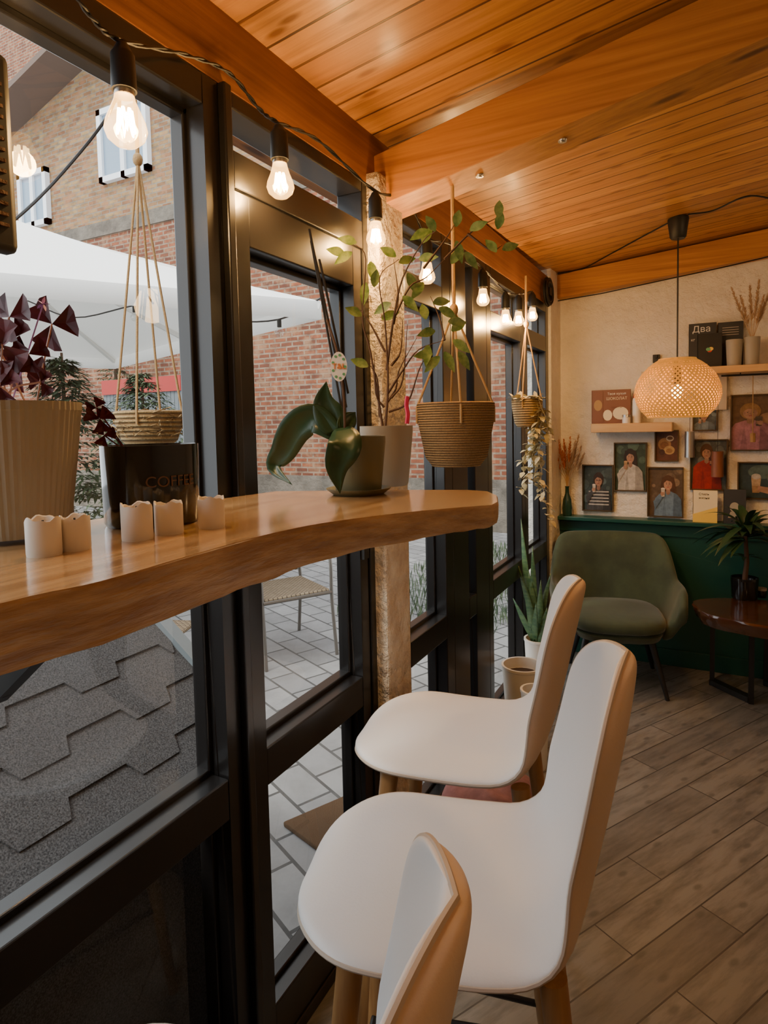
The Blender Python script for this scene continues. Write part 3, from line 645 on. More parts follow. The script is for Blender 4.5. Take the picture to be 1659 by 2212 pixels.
# ficus
P=onZ(832,1050,ZB); Pf=Vector((P.x-.005,P.y+.02,ZB)); rf=px(57,Pf); hf=px(128,Pf)
t=thing('ficus_plant','sparse variegated ficus with bare twigs in beige pot before the post','potted plant',Pf)
mb=MB(); pot(mb,Pf,rf*.8,rf,hf,.004); mb.build('pot',m_potbeige,t)
Yf=Pf.y
tw=MB(); lf_=MB()
BR=[((832,930),(838,830),(832,700),(820,600),(862,560)),((828,930),(800,760),(783,690),(790,560),(770,530)),((838,850),(870,800),(905,755),(960,735)),((840,890),(880,870),(905,800),(925,760)),((835,800),(850,690),(870,600),(915,520),(940,500)),((850,690),(885,620),(920,600),(960,560)),((820,900),(815,820),(800,790)),((845,860),(870,820),(880,700)),((915,580),(960,520),(985,480)),((960,560),(1020,500),(1075,470)),((832,760),(800,700),(770,660)),((850,700),(860,640),(850,560)),((960,735),(950,690),(930,640)),((1010,505),(1060,540),(1085,530)),((836,870),(855,840),(862,800),(900,730)),((830,880),(812,850),(808,760)),((845,790),(865,760),(870,690))]
for b in BR:
    n=len(b); tw.tube(catm([onY(u,v,Yf+.012*i*(1 if b[0][0]>835 else -1)) for i,(u,v) in enumerate(b)],4),[.0028*(1-.8*i/((n-1)*4)) for i in range((n-1)*4+1)],5)
tw.build('branches',m_branch,t)
LV=((760,545,-150),(800,565,-80),(862,568,30),(790,610,-100),(770,525,160),(782,682,150),(745,550,160),(912,525,60),(940,500,120),(926,497,200),(985,490,80),(985,520,-70),(1076,470,85),(1075,495,80),(1085,540,30),(1072,545,120),(1015,498,30),(935,655,20),(948,665,-20),(968,695,10),(925,745,-100),(978,735,-30),(940,715,190),(935,765,180),(960,760,-60),(870,640,-40),(880,590,-60),(905,560,10),(845,655,200),(950,770,220),(990,760,-50),(795,792,150),(855,555,140),(975,715,40),(920,690,100),(975,570,60),(1003,545,-40),(915,610,230),(825,690,30),(808,620,80))
for (u,v,a) in LV:
    p=onY(u,v,Yf+random.uniform(-.03,.06)); a=rad(a); d=RT*math.cos(a)+Vector((0,0,1))*math.sin(a)+fwd*random.uniform(-.4,.4); leaf(lf_,p,d,px(44,p),px(20,p),.15,.2,up=-fwd)
lf_.build('leaves',m_leafm,t,recalc=False)
mb=MB(); mb.tube(catm([onY(u,v,Yf-.02) for u,v in ((880,856),(878,875),(881,895),(879,915))],4),.0045,6); tag(mb.build('ribbon',m_pink),'short pink ribbon hanging from a ficus twig','ribbon')
# ---------------------------------------------------------------- hanging planters
def hang(label,hook,knot,rim_c,rr,hh,group,matb=m_jute,nrope=4):
    t=thing('hanging_planter',label,'hanging planter',hook,0,group); hook=Vector(hook);knot=Vector(knot);rim_c=Vector(rim_c)
    mb=MB(); mb.lathe([(0,-hh),(rr*.62,-hh),(rr*.80,-hh*.85),(rr*.97,-hh*.3),(rr,0),(rr*.95,.003),(rr*.9,-.01),(rr*.88,-hh*.25),(0,-hh*.25)],rim_c,36); mb.build('basket',matb,t)
    mb=MB(); mb.tube([hook,knot],.005,6); mb.ball(knot,.012,.012,.016,10,6)
    mb.build('rope',m_rope,t)
    for k in range(nrope):
        a=.5+k*2*PI/nrope; e=rim_c+Vector((rr*math.cos(a),rr*math.sin(a),-.01)); mb=MB(); mb.tube([knot,knot.lerp(e,.5)+Vector((0,0,-.004)),e,e-Vector((0,0,hh*.25))],.003,6); mb.build('hanging_cord',m_rope,t)
    mb=MB(); mb.lathe([(0,-hh*.12),(rr*.86,-hh*.14),(0,-hh*.1)],rim_c,20); mb.build('soil',m_soil,t)
    return t
hx=onY(977,420,1.56); bz=zb(hx.x)
B_=onY(983,858,1.56); rr=px(84,B_)
hang('jute coil basket hanging from the cross beam by a knotted rope',(hx.x,1.56,bz),(hx.x,1.56,onY(985,668,1.56).z),(hx.x,1.56,onY(983,872,1.56).z),rr,.165,'indoor hanging baskets')
rim=onX(1138,862,-.72)
t=hang('small straw basket with dry trailing vine hanging before the last windows',(rim.x,rim.y,1.975),(rim.x,rim.y,onX(1115,690,-.72).z),rim,px(33,rim),px(60,rim),'indoor hanging baskets',m_straw,3)
mb=MB()
for s in range(13):
    x=rim.x+random.uniform(-.03,.07); y=rim.y+random.uniform(-.08,.08); L=random.choice((.15,.25,.4,.5,.58,.35)); pts=[Vector((x,y,rim.z+.01)),Vector((x+.02,y,rim.z-.05))]
    while pts[-1].z>rim.z-L:
        pts.append(pts[-1]+Vector((random.uniform(-.012,.012),random.uniform(-.012,.012),-.025)))
    mb.tube(pts,.0012,4)
    for p in pts[1:]:
        for _ in range(2): leaf(mb,p,(random.uniform(-1,1),random.uniform(-1,1),random.uniform(-.6,.3)),.036,.026,.3,n=3)
for _ in range(45): leaf(mb,rim+Vector((random.uniform(-.06,.06),random.uniform(-.06,.06),0)),(random.uniform(-1,1),random.uniform(-1,1),random.uniform(0,.8)),.05,.028,.3,n=3)
mb.build('trailing_vine',m_leafdry,t,recalc=False)
rim=NEST
t=hang('straw nest planter on thin cords outside the left window',(rim.x,rim.y,2.17),(rim.x,rim.y,onX(358,372,-1.22).z),rim,px(72,rim),px(72,rim),'outdoor hanging basket',m_straw,4)
mb=MB()
for i in range(160):
    a=random.random()*2*PI; r=px(72,rim)*random.uniform(.8,1.06); z=rim.z-random.random()*.06; a2_=a+random.uniform(-.7,.7)
    mb.tube([Vector((rim.x+r*math.cos(a),rim.y+r*math.sin(a),z)),Vector((rim.x+r*1.04*math.cos((a+a2_)/2),rim.y+r*1.04*math.sin((a+a2_)/2),z+.008)),Vector((rim.x+r*math.cos(a2_),rim.y+r*math.sin(a2_),z+random.uniform(-.01,.015)))],.0014,4)
mb.build('straw_wrap',m_straw,t)
# ---------------------------------------------------------------- string lights
XL=-.745
bul=[(268,190,45,'largest bulb, nearest the camera'),(604,341,30,'second bulb from the left, before the door transom'),(811,470,21.5,'third bulb, in front of the whitewashed post'),(922,560,16,'fourth bulb, behind the ficus leaves'),(1043,618,12.5,'fifth bulb, left of the far cluster'),(1092,664,11.5,'sixth bulb, lowest left of the far cluster'),(1120,668,11,'seventh bulb, middle of the far cluster'),(1150,660,10,'farthest bulb, next to the plaster pier')]
LP=[onX(u,v,XL) for (u,v,r,l) in bul]
cord_pts=[onX(130,-60,XL),onX(200,40,XL),LP[0]+Vector((0,0,.065)),onX(400,118,-.785),onX(495,158,-.79),onX(560,235,-.77),LP[1]+Vector((0,0,.066)),onX(690,305,-.785),LP[2]+Vector((0,0,.065)),onX(880,430,-.77),LP[3]+Vector((0,0,.065)),onX(980,530,XL),LP[4]+Vector((0,0,.065)),LP[5]+Vector((0,0,.065)),LP[6]+Vector((0,0,.065)),LP[7]+Vector((0,0,.065))]
mb=MB(); cp=catm(cord_pts,8)
for ph in (0,PI):
    mb.tube([p+Vector((.0022*math.cos(i*1.1+ph),0,.0022*math.sin(i*1.1+ph))) for i,p in enumerate(cp)],.0022,6)
tag(mb.build('twisted_cable',m_cable),'black twisted cable of the string lights along the window beam','cable')
for P,(u,v,r,l) in zip(LP,bul):
    r_=px(r,P); r_=max(.024,min(.031,r_)); h=r_*1.75
    t=thing('string_light_bulb','lit warm filament '+l,'light bulb',P+Vector((0,0,.06)),0,'string light bulbs along the windows')
    mb=MB(); mb.lathe([(0,.062),(.008,.060),(.013,.05),(.0165,.045),(.0175,.0),(.0175,-.004),(0,-.004)],P,20); mb.build('socket',m_rubber,t)
    mb=MB(); mb.lathe([(.0135,-.004),(.014,-.010),(.0135,-.012),(0,-.012)],P,16); mb.build('screw_cap',m_metal,t)
    mb=MB(); mb.lathe([(0,-h-.030),(r_*.5,-h*.955-.03),(r_*.86,-h*.78-.03),(r_,-h*.56-.03),(r_*.93,-h*.34-.03),(r_*.70,-h*.10-.026),(.015,-.018),(.0135,-.010)],P,28); mb.build('bulb_glass',m_bulbglass,t)
    mb=MB()
    for k in range(6):
        a=k*PI/3; b=a+PI/6; R1=r_*.28; R2=r_*.42; wr=.0026 if r>25 else .0042
        mb.tube([P+Vector((R1*math.cos(a),R1*math.sin(a),-.030)),P+Vector((R2*math.cos(b),R2*math.sin(b),-.030-h*.62)),P+Vector((R1*math.cos(b+PI/6),R1*math.sin(b+PI/6),-.030))],wr,5)
    mb.build('filament',m_fil,t)
    ld=bpy.data.lights.new('bulb_light','POINT'); ld.energy=6.0; ld.color=(1,.60,.24); ld.shadow_soft_size=.02; lo=bpy.data.objects.new('bulb_light',ld); COL.objects.link(lo); lo.location=P+Vector((0,0,-.055))
c=onX(1186,630,-.772); cr=px(30,c)
t=thing('cable_coil','coil of spare black cable hung at top of the plaster pier','cable coil',c)
mb=MB()
for k in range(7):
    R=cr*(.55+.07*k); mb.tube([c+Vector((-.008+.006*(k%3),R*math.cos(a*PI/12)*1.2,R*math.sin(a*PI/12)+random.uniform(-.003,.003))) for a in range(24)],.005,6,closed=True)
mb.build('loops',m_cable,t)
mb=MB(); mb.box(-.787,-.762,c.y-.02,c.y+.02,c.z-.02,c.z+.02); mb.build('hook_block',m_rubber,t,smooth=False)
# ---------------------------------------------------------------- pendant lamp
Pt=onCeil(1465,470); Pl=onY(1476,838,Pt.y); Pl=Vector((Pt.x,Pt.y,Pl.z))
t=thing('pendant_lamp','round woven bamboo pendant lamp hanging near the end wall','pendant lamp',(Pt.x,Pt.y,zc(Pt.x,Pt.y)))
mb=MB(); mb.lathe([(0,0),(.042,0),(.044,-.01),(.034,-.085),(.028,-.092),(0,-.092)],(Pt.x,Pt.y,zc(Pt.x,Pt.y)),24); mb.build('ceiling_cup',m_rubber,t)
RS=px(86,Pl); HS=px(124,Pl)/2
mb=MB(); mb.tube([(Pt.x,Pt.y,zc(Pt.x,Pt.y)-.09),(Pt.x,Pt.y,Pl.z+HS-.02)],.0035,8); mb.build('cord',m_cable,t)
def shr_(a):
    z=HS*(1-2*a); prof=[(0,.42),(.06,.56),(.14,.70),(.25,.84),(.36,.93),(.48,.985),(.6,1.0),(.7,.975),(.8,.92),(.9,.82),(1,.68)]
    for i in range(1,len(prof)):
        if a<=prof[i][0]:
            k=(a-prof[i-1][0])/(prof[i][0]-prof[i-1][0]); return RS*(prof[i-1][1]*(1-k)+prof[i][1]*k),z
    return RS*.68,z
mb=MB(); NS=52
for s in (1,-1):
    for k in range(NS):
        rows=[]
        for i in range(19):
            a=i/18; r,z=shr_(a); th=2*PI*k/NS+s*a*1.5; rr_=r+s*.0012; dw=.0052/max(r,.02)
            rows.append([Pl+Vector((rr_*math.cos(th-dw),rr_*math.sin(th-dw),z)),Pl+Vector((rr_*math.cos(th+dw),rr_*math.sin(th+dw),z))])
        mb.grid(rows)
for a,rr_ in ((0,.004),(1,.004),(.12,.002),(.9,.0025)):
    r,z=shr_(a); mb.tube([Pl+Vector((r*math.cos(j*PI/18),r*math.sin(j*PI/18),z)) for j in range(36)],rr_,6,closed=True)
mb.build('woven_shade',m_bamboo,t,recalc=False)
mb=MB(); mb.lathe([(0,HS),(RS*.42,HS),(RS*.42,HS-.004),(0,HS-.004)],Pl,24); mb.build('top_plate',m_bamboo,t)
mb=MB(); mb.tube([Pl+Vector((0,0,HS)),Pl+Vector((0,0,.02))],.016,10); mb.build('socket',m_rubber,t)
mb=MB(); mb.ball(Pl+Vector((0,0,-.015)),.024,.024,.032,16,10); mb.build('bulb',mat('pendant bulb glow',(1,.8,.5),.5,emit=(1,.70,.32),es=16),t)
ld=bpy.data.lights.new('pendant_light','POINT'); ld.energy=5.0; ld.color=(1,.52,.14); ld.shadow_soft_size=.03; lo=bpy.data.objects.new('pendant_light',ld); COL.objects.link(lo); lo.location=Pl+Vector((0,0,-.07))
mb=MB(); mb.tube(catm([onCeil(u,v,.008) for u,v in ((1205,590),(1255,582),(1320,548),(1390,510),(1443,482))],6),.0035,6); tag(mb.build('ceiling_cable',m_cable),'thin black cable draped across ceiling from coil to the pendant lamp','cable')
mb=MB(); mb.tube(catm([onCeil(u,v,.008) for u,v in ((1487,463),(1540,455),(1600,428),(1640,424),(1700,440))],6),.0035,6); tag(mb.build('ceiling_cable',m_cable),'thin black cable leading from the pendant lamp to the right edge','cable')
mb=MB(); mb.tube([onY(u,v,3.63) for u,v in ((1205,650),(1300,634),(1420,608),(1560,578),(1700,545))],.003,6); tag(mb.build('wall_cable',m_cable),'thin black cable along lower edge of the end wall beam','cable')
for (u,v) in ((1215,303),(1036,372)):
    c=onY(u,v,1.565); z=zb(c.x); mb=MB(); mb.lathe([(0,-.0055),(.005,-.0055),(.006,-.004),(.010,-.004),(.011,0),(0,0)],(c.x,c.y,z),14)
    tag(mb.build('bolt_head',m_metal),'recessed bolt head in the cross beam, '+('right one' if u>1100 else 'left one'),'bolt','bolts under the cross beam')
c=onY(1090,372,1.7); zz=zc(c.x,1.7); mb=MB(); mb.tube(catm([(c.x,1.7,zz),(c.x,1.7,zz-.04),(c.x+.012,1.7,zz-.06),(c.x+.012,1.7,zz-.085),(c.x-.01,1.7,zz-.09),(c.x-.016,1.7,zz-.075)],5),.0018,6); tag(mb.build('ceiling_hook',m_metal),'small empty wire hook under the ceiling right of the rope','hook')
zt=onX(10,125,-.775).z; zb0=onX(10,548,-.775).z; yb=onX(22,300,-.775).y
t=thing('hanging_black_panel','tall black rounded panel hanging at the far left edge','panel',(-.775,yb-.08,zb0))
mb=MB(); mb.box(-.79,-.765,yb-.16,yb,zb0,zt); mb.build('panel_body',m_rubber,t,smooth=True,bevel=.010)
mb=MB()
for k in range(14): mb.box(-.766,-.762,yb-.145,yb-.015,zb0+.03+k*(zt-zb0-.06)/14,zb0+.03+k*(zt-zb0-.06)/14+.004)
mb.build('grille',m_brown,t,smooth=False)
mb=MB(); mb.tube([(-.775,yb-.08,zt-.005),(-.775,yb-.08,1.975)],.004,6); mb.build('hanger',m_cable,t)
# ---------------------------------------------------------------- end wall: pictures
YP=YF
def picture(u0,v0,u1,v1,label,scene):
    c=onY((u0+u1)/2,(v0+v1)/2,YP-.01)
    w=(onY(u1,(v0+v1)/2,YP)-onY(u0,(v0+v1)/2,YP)).x; h=onY((u0+u1)/2,v0,YP).z-onY((u0+u1)/2,v1,YP).z-.006
    t=thing('framed_photo',label,'framed photo',(c.x,YP,c.z-h/2),0,'framed photographs on the end wall')
    mb=MB(); f=.006; x0,x1=c.x-w/2,c.x+w/2; z0,z1=c.z-h/2,c.z+h/2; ya,yb=YP-.024,YP
    for bx in ((x0,x0+f,z0,z1),(x1-f,x1,z0,z1),(x0+f,x1-f,z0,z0+f),(x0+f,x1-f,z1-f,z1)): mb.box(bx[0],bx[1],ya,yb,bx[2],bx[3])
    mb.build('frame',m_goldf,t,smooth=False)
    mb=MB(); mats=[]; X=lambda a:x0+f+min(1,max(0,a))*(w-2*f); Z=lambda b:z0+f+min(1,max(0,b))*(h-2*f)
    y=YP-.006
    for item in scene:
        kind,col=item[0],item[1]; m=pc(*col)
        if m not in mats: mats.append(m)
        mb.mi=mats.index(m); y-=.0003
        if kind=='r': a,b,c_,d=item[2:]; mb.poly([(X(a),y,Z(b)),(X(c_),y,Z(b)),(X(c_),y,Z(d)),(X(a),y,Z(d))])
        elif kind=='e':
            a,b,ra,rb=item[2:]; mb.poly([(X(a+ra*math.cos(k*PI/12)),y,Z(b+rb*math.sin(k*PI/12))) for k in range(24)])
        else: mb.poly([(X(a),y,Z(b)) for a,b in item[2]])
    mb.build('print',mats,t,smooth=False,recalc=False)
def person(bg,cx,cy,s,hair,skin,top,cup,longh=0,glasses=0,stripes=None,side=-1):
    dk=lambda c,f:tuple(x*f for x in c); I=[('r',bg,0,0,1,1)]
    rnd=random.Random(int(cx*1000+cy*77))
    for _ in range(12):
        f=rnd.uniform(.5,2.2); a=rnd.random(); b=rnd.uniform(.25,1); r=rnd.uniform(.04,.18); I.append(('e',tuple(min(.6,x*f+.01) for x in bg),a,b,r,r*.7))
    if longh: I.append(('p',hair,[(cx-.24*s,cy-.42*s),(cx-.25*s,cy),(cx-.2*s,cy+.18*s),(cx+.2*s,cy+.18*s),(cx+.26*s,cy),(cx+.27*s,cy-.45*s)]))
    I.append(('e',hair,cx,cy+.04*s,.21*s,.19*s))
    I.append(('p',top,[(cx-.48*s,-.1),(cx-.44*s,cy-.34*s),(cx-.30*s,cy-.24*s),(cx-.10*s,cy-.17*s),(cx+.10*s,cy-.17*s),(cx+.32*s,cy-.24*s),(cx+.46*s,cy-.36*s),(cx+.52*s,-.1)]))
    I.append(('p',dk(top,.6),[(cx+.18*s,-.1),(cx+.2*s,cy-.21*s),(cx+.32*s,cy-.24*s),(cx+.46*s,cy-.36*s),(cx+.52*s,-.1)]))
    I.append(('p',dk(top,.75),[(cx-.20*s,-.1),(cx-.12*s,cy-.30*s),(cx-.05*s,-.1)]))
    if stripes:
        for k in range(5): z=cy-.28*s-k*.085*s; I.append(('r',stripes,cx-.40*s,z-.018,cx+.42*s,z+.01))
    I.append(('p',dk(skin,.7),[(cx-.07*s,cy-.22*s),(cx-.06*s,cy-.05*s),(cx+.07*s,cy-.05*s),(cx+.08*s,cy-.22*s),(cx,cy-.26*s)]))
    I.append(('e',skin,cx,cy,.145*s,.135*s)); I.append(('e',dk(skin,.8),cx+.07*s,cy-.01*s,.07*s,.10*s))
    I.append(('p',hair,[(cx-.16*s,cy+.02*s),(cx-.15*s,cy+.14*s),(cx,cy+.17*s),(cx+.16*s,cy+.13*s),(cx+.16*s,cy),(cx+.10*s,cy+.07*s),(cx-.04*s,cy+.10*s)]))
    for e in (-.055,.055): I.append(('e',(.03,.02,.02),cx+e*s,cy+.012*s,.018*s,.008*s)); I.append(('r',dk(hair,.8),cx+(e-.025)*s,cy+.034*s,cx+(e+.025)*s,cy+.042*s))
    if glasses: I.append(('r',(.02,.02,.02),cx-.11*s,cy+.016*s,cx+.11*s,cy+.024*s))
    I.append(('p',dk(skin,.72),[(cx-.006*s,cy),(cx+.012*s,cy),(cx+.018*s,cy-.035*s),(cx-.012*s,cy-.035*s)])); I.append(('e',(.40,.08,.07),cx,cy-.065*s,.035*s,.010*s))
    hx_=cx+side*.17*s; hy=cy-.20*s
    I.append(('p',dk(top,.8),[(hx_+side*.28*s,cy-.62*s),(hx_+side*.34*s,cy-.42*s),(hx_+side*.06*s,hy-.02*s),(hx_-side*.01*s,hy-.10*s)]))
    I.append(('p',cup,[(hx_-.055*s,hy-.10*s),(hx_-.07*s,hy+.10*s),(hx_+.07*s,hy+.10*s),(hx_+.055*s,hy-.10*s)])); I.append(('e',dk(cup,1.35),hx_,hy+.10*s,.07*s,.02*s))
    I.append(('e',skin,hx_+side*.03*s,hy-.03*s,.06*s,.05*s))
    for k in range(3): I.append(('e',dk(skin,.9),hx_-side*.03*s,hy-.045*s+k*.025*s,.035*s,.010*s))
    return I
SK=(.50,.28,.19); HR=(.05,.028,.02); WH=(.58,.55,.50)
picture(1258,1003,1325,1105,'framed photo of person in glasses and striped shirt, lowest left on wall',person((.05,.075,.075),.52,.66,.85,HR,SK,(.08,.08,.085),(.62,.55,.46),glasses=1,stripes=WH))
picture(1326,955,1397,1062,'framed photo of dark-haired woman holding a glass, upper left of group',person((.045,.08,.055),.50,.70,.85,(.03,.018,.015),SK,WH,(.42,.26,.12),longh=1))
picture(1398,1008,1476,1118,'framed photo of woman in blue jacket with a drink, below the others',person((.12,.08,.05),.58,.66,.85,(.09,.04,.02),SK,(.16,.25,.36),(.62,.56,.48),longh=1))
picture(1414,928,1466,998,'small framed photo of brown pastries between the women',[('r',(.14,.05,.03),0,0,1,1),('e',(.45,.22,.08),.4,.55,.3,.22),('e',(.30,.12,.04),.4,.52,.2,.12),('e',(.6,.38,.15),.62,.35,.25,.15),('e',(.40,.2,.07),.62,.33,.15,.08),('e',(.65,.55,.4),.65,.75,.18,.1),('e',(.20,.09,.04),.65,.76,.13,.06),('e',(.08,.03,.02),.28,.28,.14,.1)])
picture(1490,948,1571,1060,'framed photo of person in red shirt, below the pendant lamp',person((.09,.10,.085),.44,.74,.85,(.10,.045,.02),SK,(.36,.02,.02),(.10,.03,.03),side=1))
picture(1496,880,1550,932,'small framed photo half hidden under the pendant lamp shade',person((.09,.12,.13),.45,.6,1.0,HR,SK,(.22,.30,.36),(.5,.4,.3)))
picture(1576,850,1720,975,'largest framed photo, blond person in pink, at right edge',person((.17,.10,.055),.30,.68,.8,(.36,.20,.08),SK,(.48,.22,.25),(.09,.07,.05),side=1))
picture(1592,997,1700,1080,'framed dark photo of a latte glass at right edge, beside red shirt photo',[('r',(.04,.07,.08),0,0,1,1),('e',(.12,.18,.16),.5,.75,.3,.2),('e',(.16,.2,.15),.8,.6,.2,.2),('p',(.6,.42,.25),[(.3,.15),(.27,.6),(.48,.6),(.45,.15)]),('p',(.42,.26,.13),[(.3,.15),(.29,.35),(.465,.35),(.45,.15)]),('e',WH,.375,.62,.1,.08),('p',SK,[(.4,.2),(.42,.35),(.7,.3),(.72,.1)])])
YS=YF-.17
def shelf(u0,u1,v,th,label):
    A=onY(u0,v,YS); B=onY(u1,v,YS); z=(A.z+B.z)/2
    mb=MB(); mb.box(A.x,B.x,YS,YF,z-th,z); tag(mb.build('wall_shelf',m_shelf,smooth=False,bevel=.003),label,'shelf'); return z
z1=shelf(1276,1452,914,.048,'thick pine wall shelf left of the pendant lamp')
z2=shelf(1440,1700,790,.035,'high pine wall shelf holding books and small pots')
def book(u0,u1,vt,zbase,y,label,m,th=.02,group=None):
    A=onY(u0,vt,y); B=onY(u1,vt,y); zt=(A.z+B.z)/2; x0,x1=A.x,B.x
    t=thing('book',label,'book',((x0+x1)/2,y+th/2,zbase),0,group)
    mb=MB(); mb.box(x0,x1,y,y+.002,zbase,zt); mb.box(x0,x1,y+th-.002,y+th,zbase,zt); mb.box(x0,x0+.002,y,y+th,zbase,zt); mb.build('cover',m,t,smooth=False)
    mb=MB(); mb.box(x0+.002,x1-.003,y+.002,y+th-.002,zbase+.002,zt-.003); mb.build('pages',m_paper,t,smooth=False)
    return t,x0,x1,zt
t,x0,x1,zt=book(1278,1362,842,z1,YF-.10,'brown chocolate recipe book standing on the left shelf',m_brownc)
text('title','Твоя кухня',.018,((x0*.35+x1*.65),YF-.1005,zt-.028),m_paper,t); text('lettering','ШОКОЛАТ',.021,((x0*.35+x1*.65),YF-.1005,zt-.055),m_cream,t); text('lettering','Рецепты',.014,((x0*.35+x1*.65),YF-.1035,zt-.10),m_brownc,t)
mb=MB(); mb.box(x0+.005,x0+(x1-x0)*.30,YF-.1025,YF-.1,z1+.01,zt-.01); mb.mi=1; mb.poly([(x0+(x1-x0)*(.42+.12*math.cos(a*PI/8)),YF-.103,z1+.045+.03*math.sin(a*PI/8)) for a in range(16)]); mb.poly([(x0+(x1-x0)*(.75+.20*math.cos(a*PI/8)),YF-.103,z1+.055+.035*math.sin(a*PI/8)) for a in range(16)]); mb.mi=2; mb.poly([(x0+(x1-x0)*(.17+.11*math.cos(a*PI/8)),YF-.1032,z1+.10+.03*math.sin(a*PI/8)) for a in range(16)]); mb.build('cover_picture',[m_brownc,m_cream,m_rope],t,smooth=False,recalc=False)
GB='dark books on the high shelf'
YK=YF-.045
t,x0,x1,zt=book(1488,1548,698,z2,YK,'charcoal book with large white title, left on high shelf',m_darkbook,group=GB)
text('title','Два',.045,((x0+x1)/2-.005,YK-.0005,zt-.045),m_paper,t); text('lettering','кг',.02,(x0+.02,YK-.0005,zt-.09),m_paper,t)
t,x0,x1,zt=book(1551,1606,695,z2,YK,'charcoal book standing behind the left small pot',m_darkbook,group=GB)
mb=MB()
for k in range(4): mb.box(x0+.02,x1-.02,YK-.001,YK-.0003,zt-.03-k*.012,zt-.027-k*.012)
mb.build('lettering',m_metal,t,smooth=False)
t,x0,x1,zt=book(1507,1560,720,z2,YF-.10,'small black book with coloured emblem in front of charcoal books',m_rubber,group=GB)
mb=MB(); cx_=(x0+x1)/2; cz_=(z2+zt)/2
for i,(dx,dz) in enumerate(((0,0),(.006,.008),(-.006,.006))):
    mb.mi=i; mb.poly([(cx_+dx+.011*math.cos(a*PI/6),YF-.1006-.0003*i,cz_+dz+.009*math.sin(a*PI/6)) for a in range(12)])
mb.build('emblem',[m_redc,m_yel,m_tagg],t,smooth=False,recalc=False)
t,x0,x1,zt=book(1497,1550,1060,ZW,YF-.075,'yellow and cream book standing on the green ledge',m_cream)
text('title','Стиль',.017,((x0+x1)/2-.005,YF-.0755,zt-.024),m_rubber,t); text('title','жизни',.017,((x0+x1)/2-.005,YF-.0755,zt-.044),m_rubber,t)
mb=MB(); mb.prism([(x0,YF-.0762,ZW),(x1,YF-.0762,ZW),(x1,YF-.0762,ZW+(zt-ZW)*.5),(x0,YF-.0762,ZW+(zt-ZW)*.25)],(0,.001,0)); mb.build('yellow_band',m_yel,t,smooth=False)
t,x0,x1,zt=book(1563,1612,1058,ZW,YF-.075,'dark grey book with pale portrait on the green ledge',m_darkbook)
mb=MB(); cx_=(x0+x1)/2; mb.poly([(cx_+.022*math.cos(a*PI/8),YF-.0755,ZW+.085+.026*math.sin(a*PI/8)) for a in range(16)]); mb.poly([(cx_-.03,YF-.0754,ZW+.03),(cx_+.03,YF-.0754,ZW+.03),(cx_+.018,YF-.0754,ZW+.062),(cx_-.018,YF-.0754,ZW+.062)]); mb.build('portrait',m_potbeige,t,smooth=False,recalc=False)
def small_pot(u0,u1,vt,zb_,y,label,m,group=None):
    A=onY(u0,vt,y); B=onY(u1,vt,y); c=Vector(((A.x+B.x)/2,y,zb_)); r=(B.x-A.x)/2; h=(A.z+B.z)/2-zb_
    mb=MB(); pot(mb,c,r*.86,r,h,.004,n=28); tag(mb.build('ceramic_pot',m),label,'pot',group); return c,r,h
small_pot(1568,1605,734,z2,YF-.115,'left small sand ceramic pot on the high shelf',m_potbeige,group='small pots on the high shelf')
c,r,h=small_pot(1607,1643,728,z2,YF-.115,'right small sand pot holding dry pampas on the high shelf',m_potbeige,group='small pots on the high shelf')
def plume(mb,p0,p1,w,n=130):
    for i in range(n):
        q=random.random(); p=Vector(p0).lerp(Vector(p1),q); d=(Vector(p1)-Vector(p0)).normalized()+Vector((random.uniform(-1,1),random.uniform(-1,1),random.uniform(-.3,.6)))*.6
        leaf(mb,p,d,w*(1.15-.7*q),.0035,.2,n=2)
t=thing('dried_pampas','dried pampas grass spray standing in the right sand pot','dried plant',c+Vector((0,0,h)))
mb=MB(); s_=MB()
for (u,v) in ((1580,622),(1600,640),(1620,620),(1640,605),(1650,640),(1665,625)):
    e=onY(u,v,YF-.125+random.uniform(-.02,.01)); b=c+Vector((0,0,h*.87)); s_.tube([b,e],.0015,5); plume(mb,b.lerp(e,.35),e,.035,200)
s_.build('stalks',m_pampas,t); mb.build('plumes',m_pampas,t,recalc=False)
A=onY(1366,860,YF-.09); B=onY(1384,860,YF-.09); c=Vector(((A.x+B.x)/2,YF-.09,z1)); r=(B.x-A.x)/2; h=A.z-z1
t=thing('white_bottle','small white bottle with red cap on the left shelf','bottle',c)
mb=MB(); mb.lathe([(0,0),(r,0),(r,h*.9),(r*.8,h),(0,h)],c,20); mb.build('body',m_whitep,t); mb=MB(); mb.lathe([(0,h),(r*.75,h),(r*.7,h+.02),(r*.3,h+.03),(0,h+.03)],c,16); mb.build('cap',m_redc,t)
A=onY(1344,896,YF-.13); B=onY(1362,896,YF-.13); c=Vector(((A.x+B.x)/2,YF-.13,z1)); r=(B.x-A.x)/2; h=A.z-z1
t=thing('spice_jar','tiny glass jar with metal lid in front of recipe book','jar',c)
mb=MB(); mb.lathe([(0,0),(r,0),(r,h*.7),(0,h*.7)],c,16); mb.build('body',m_whitep,t); mb=MB(); mb.lathe([(0,h*.7),(r*1.02,h*.7),(r*1.02,h),(0,h)],c,16); mb.build('lid',m_metal,t)
A=onY(1385,803,YF-.03); B=onY(1570,860,YF-.03); mb=MB(); mb.box(A.x,B.x,YF-.03,YF,B.z-.06,A.z); tag(mb.build('pale_board',m_cork,smooth=False,bevel=.002),'pale wooden board on the wall behind the pendant lamp','board')
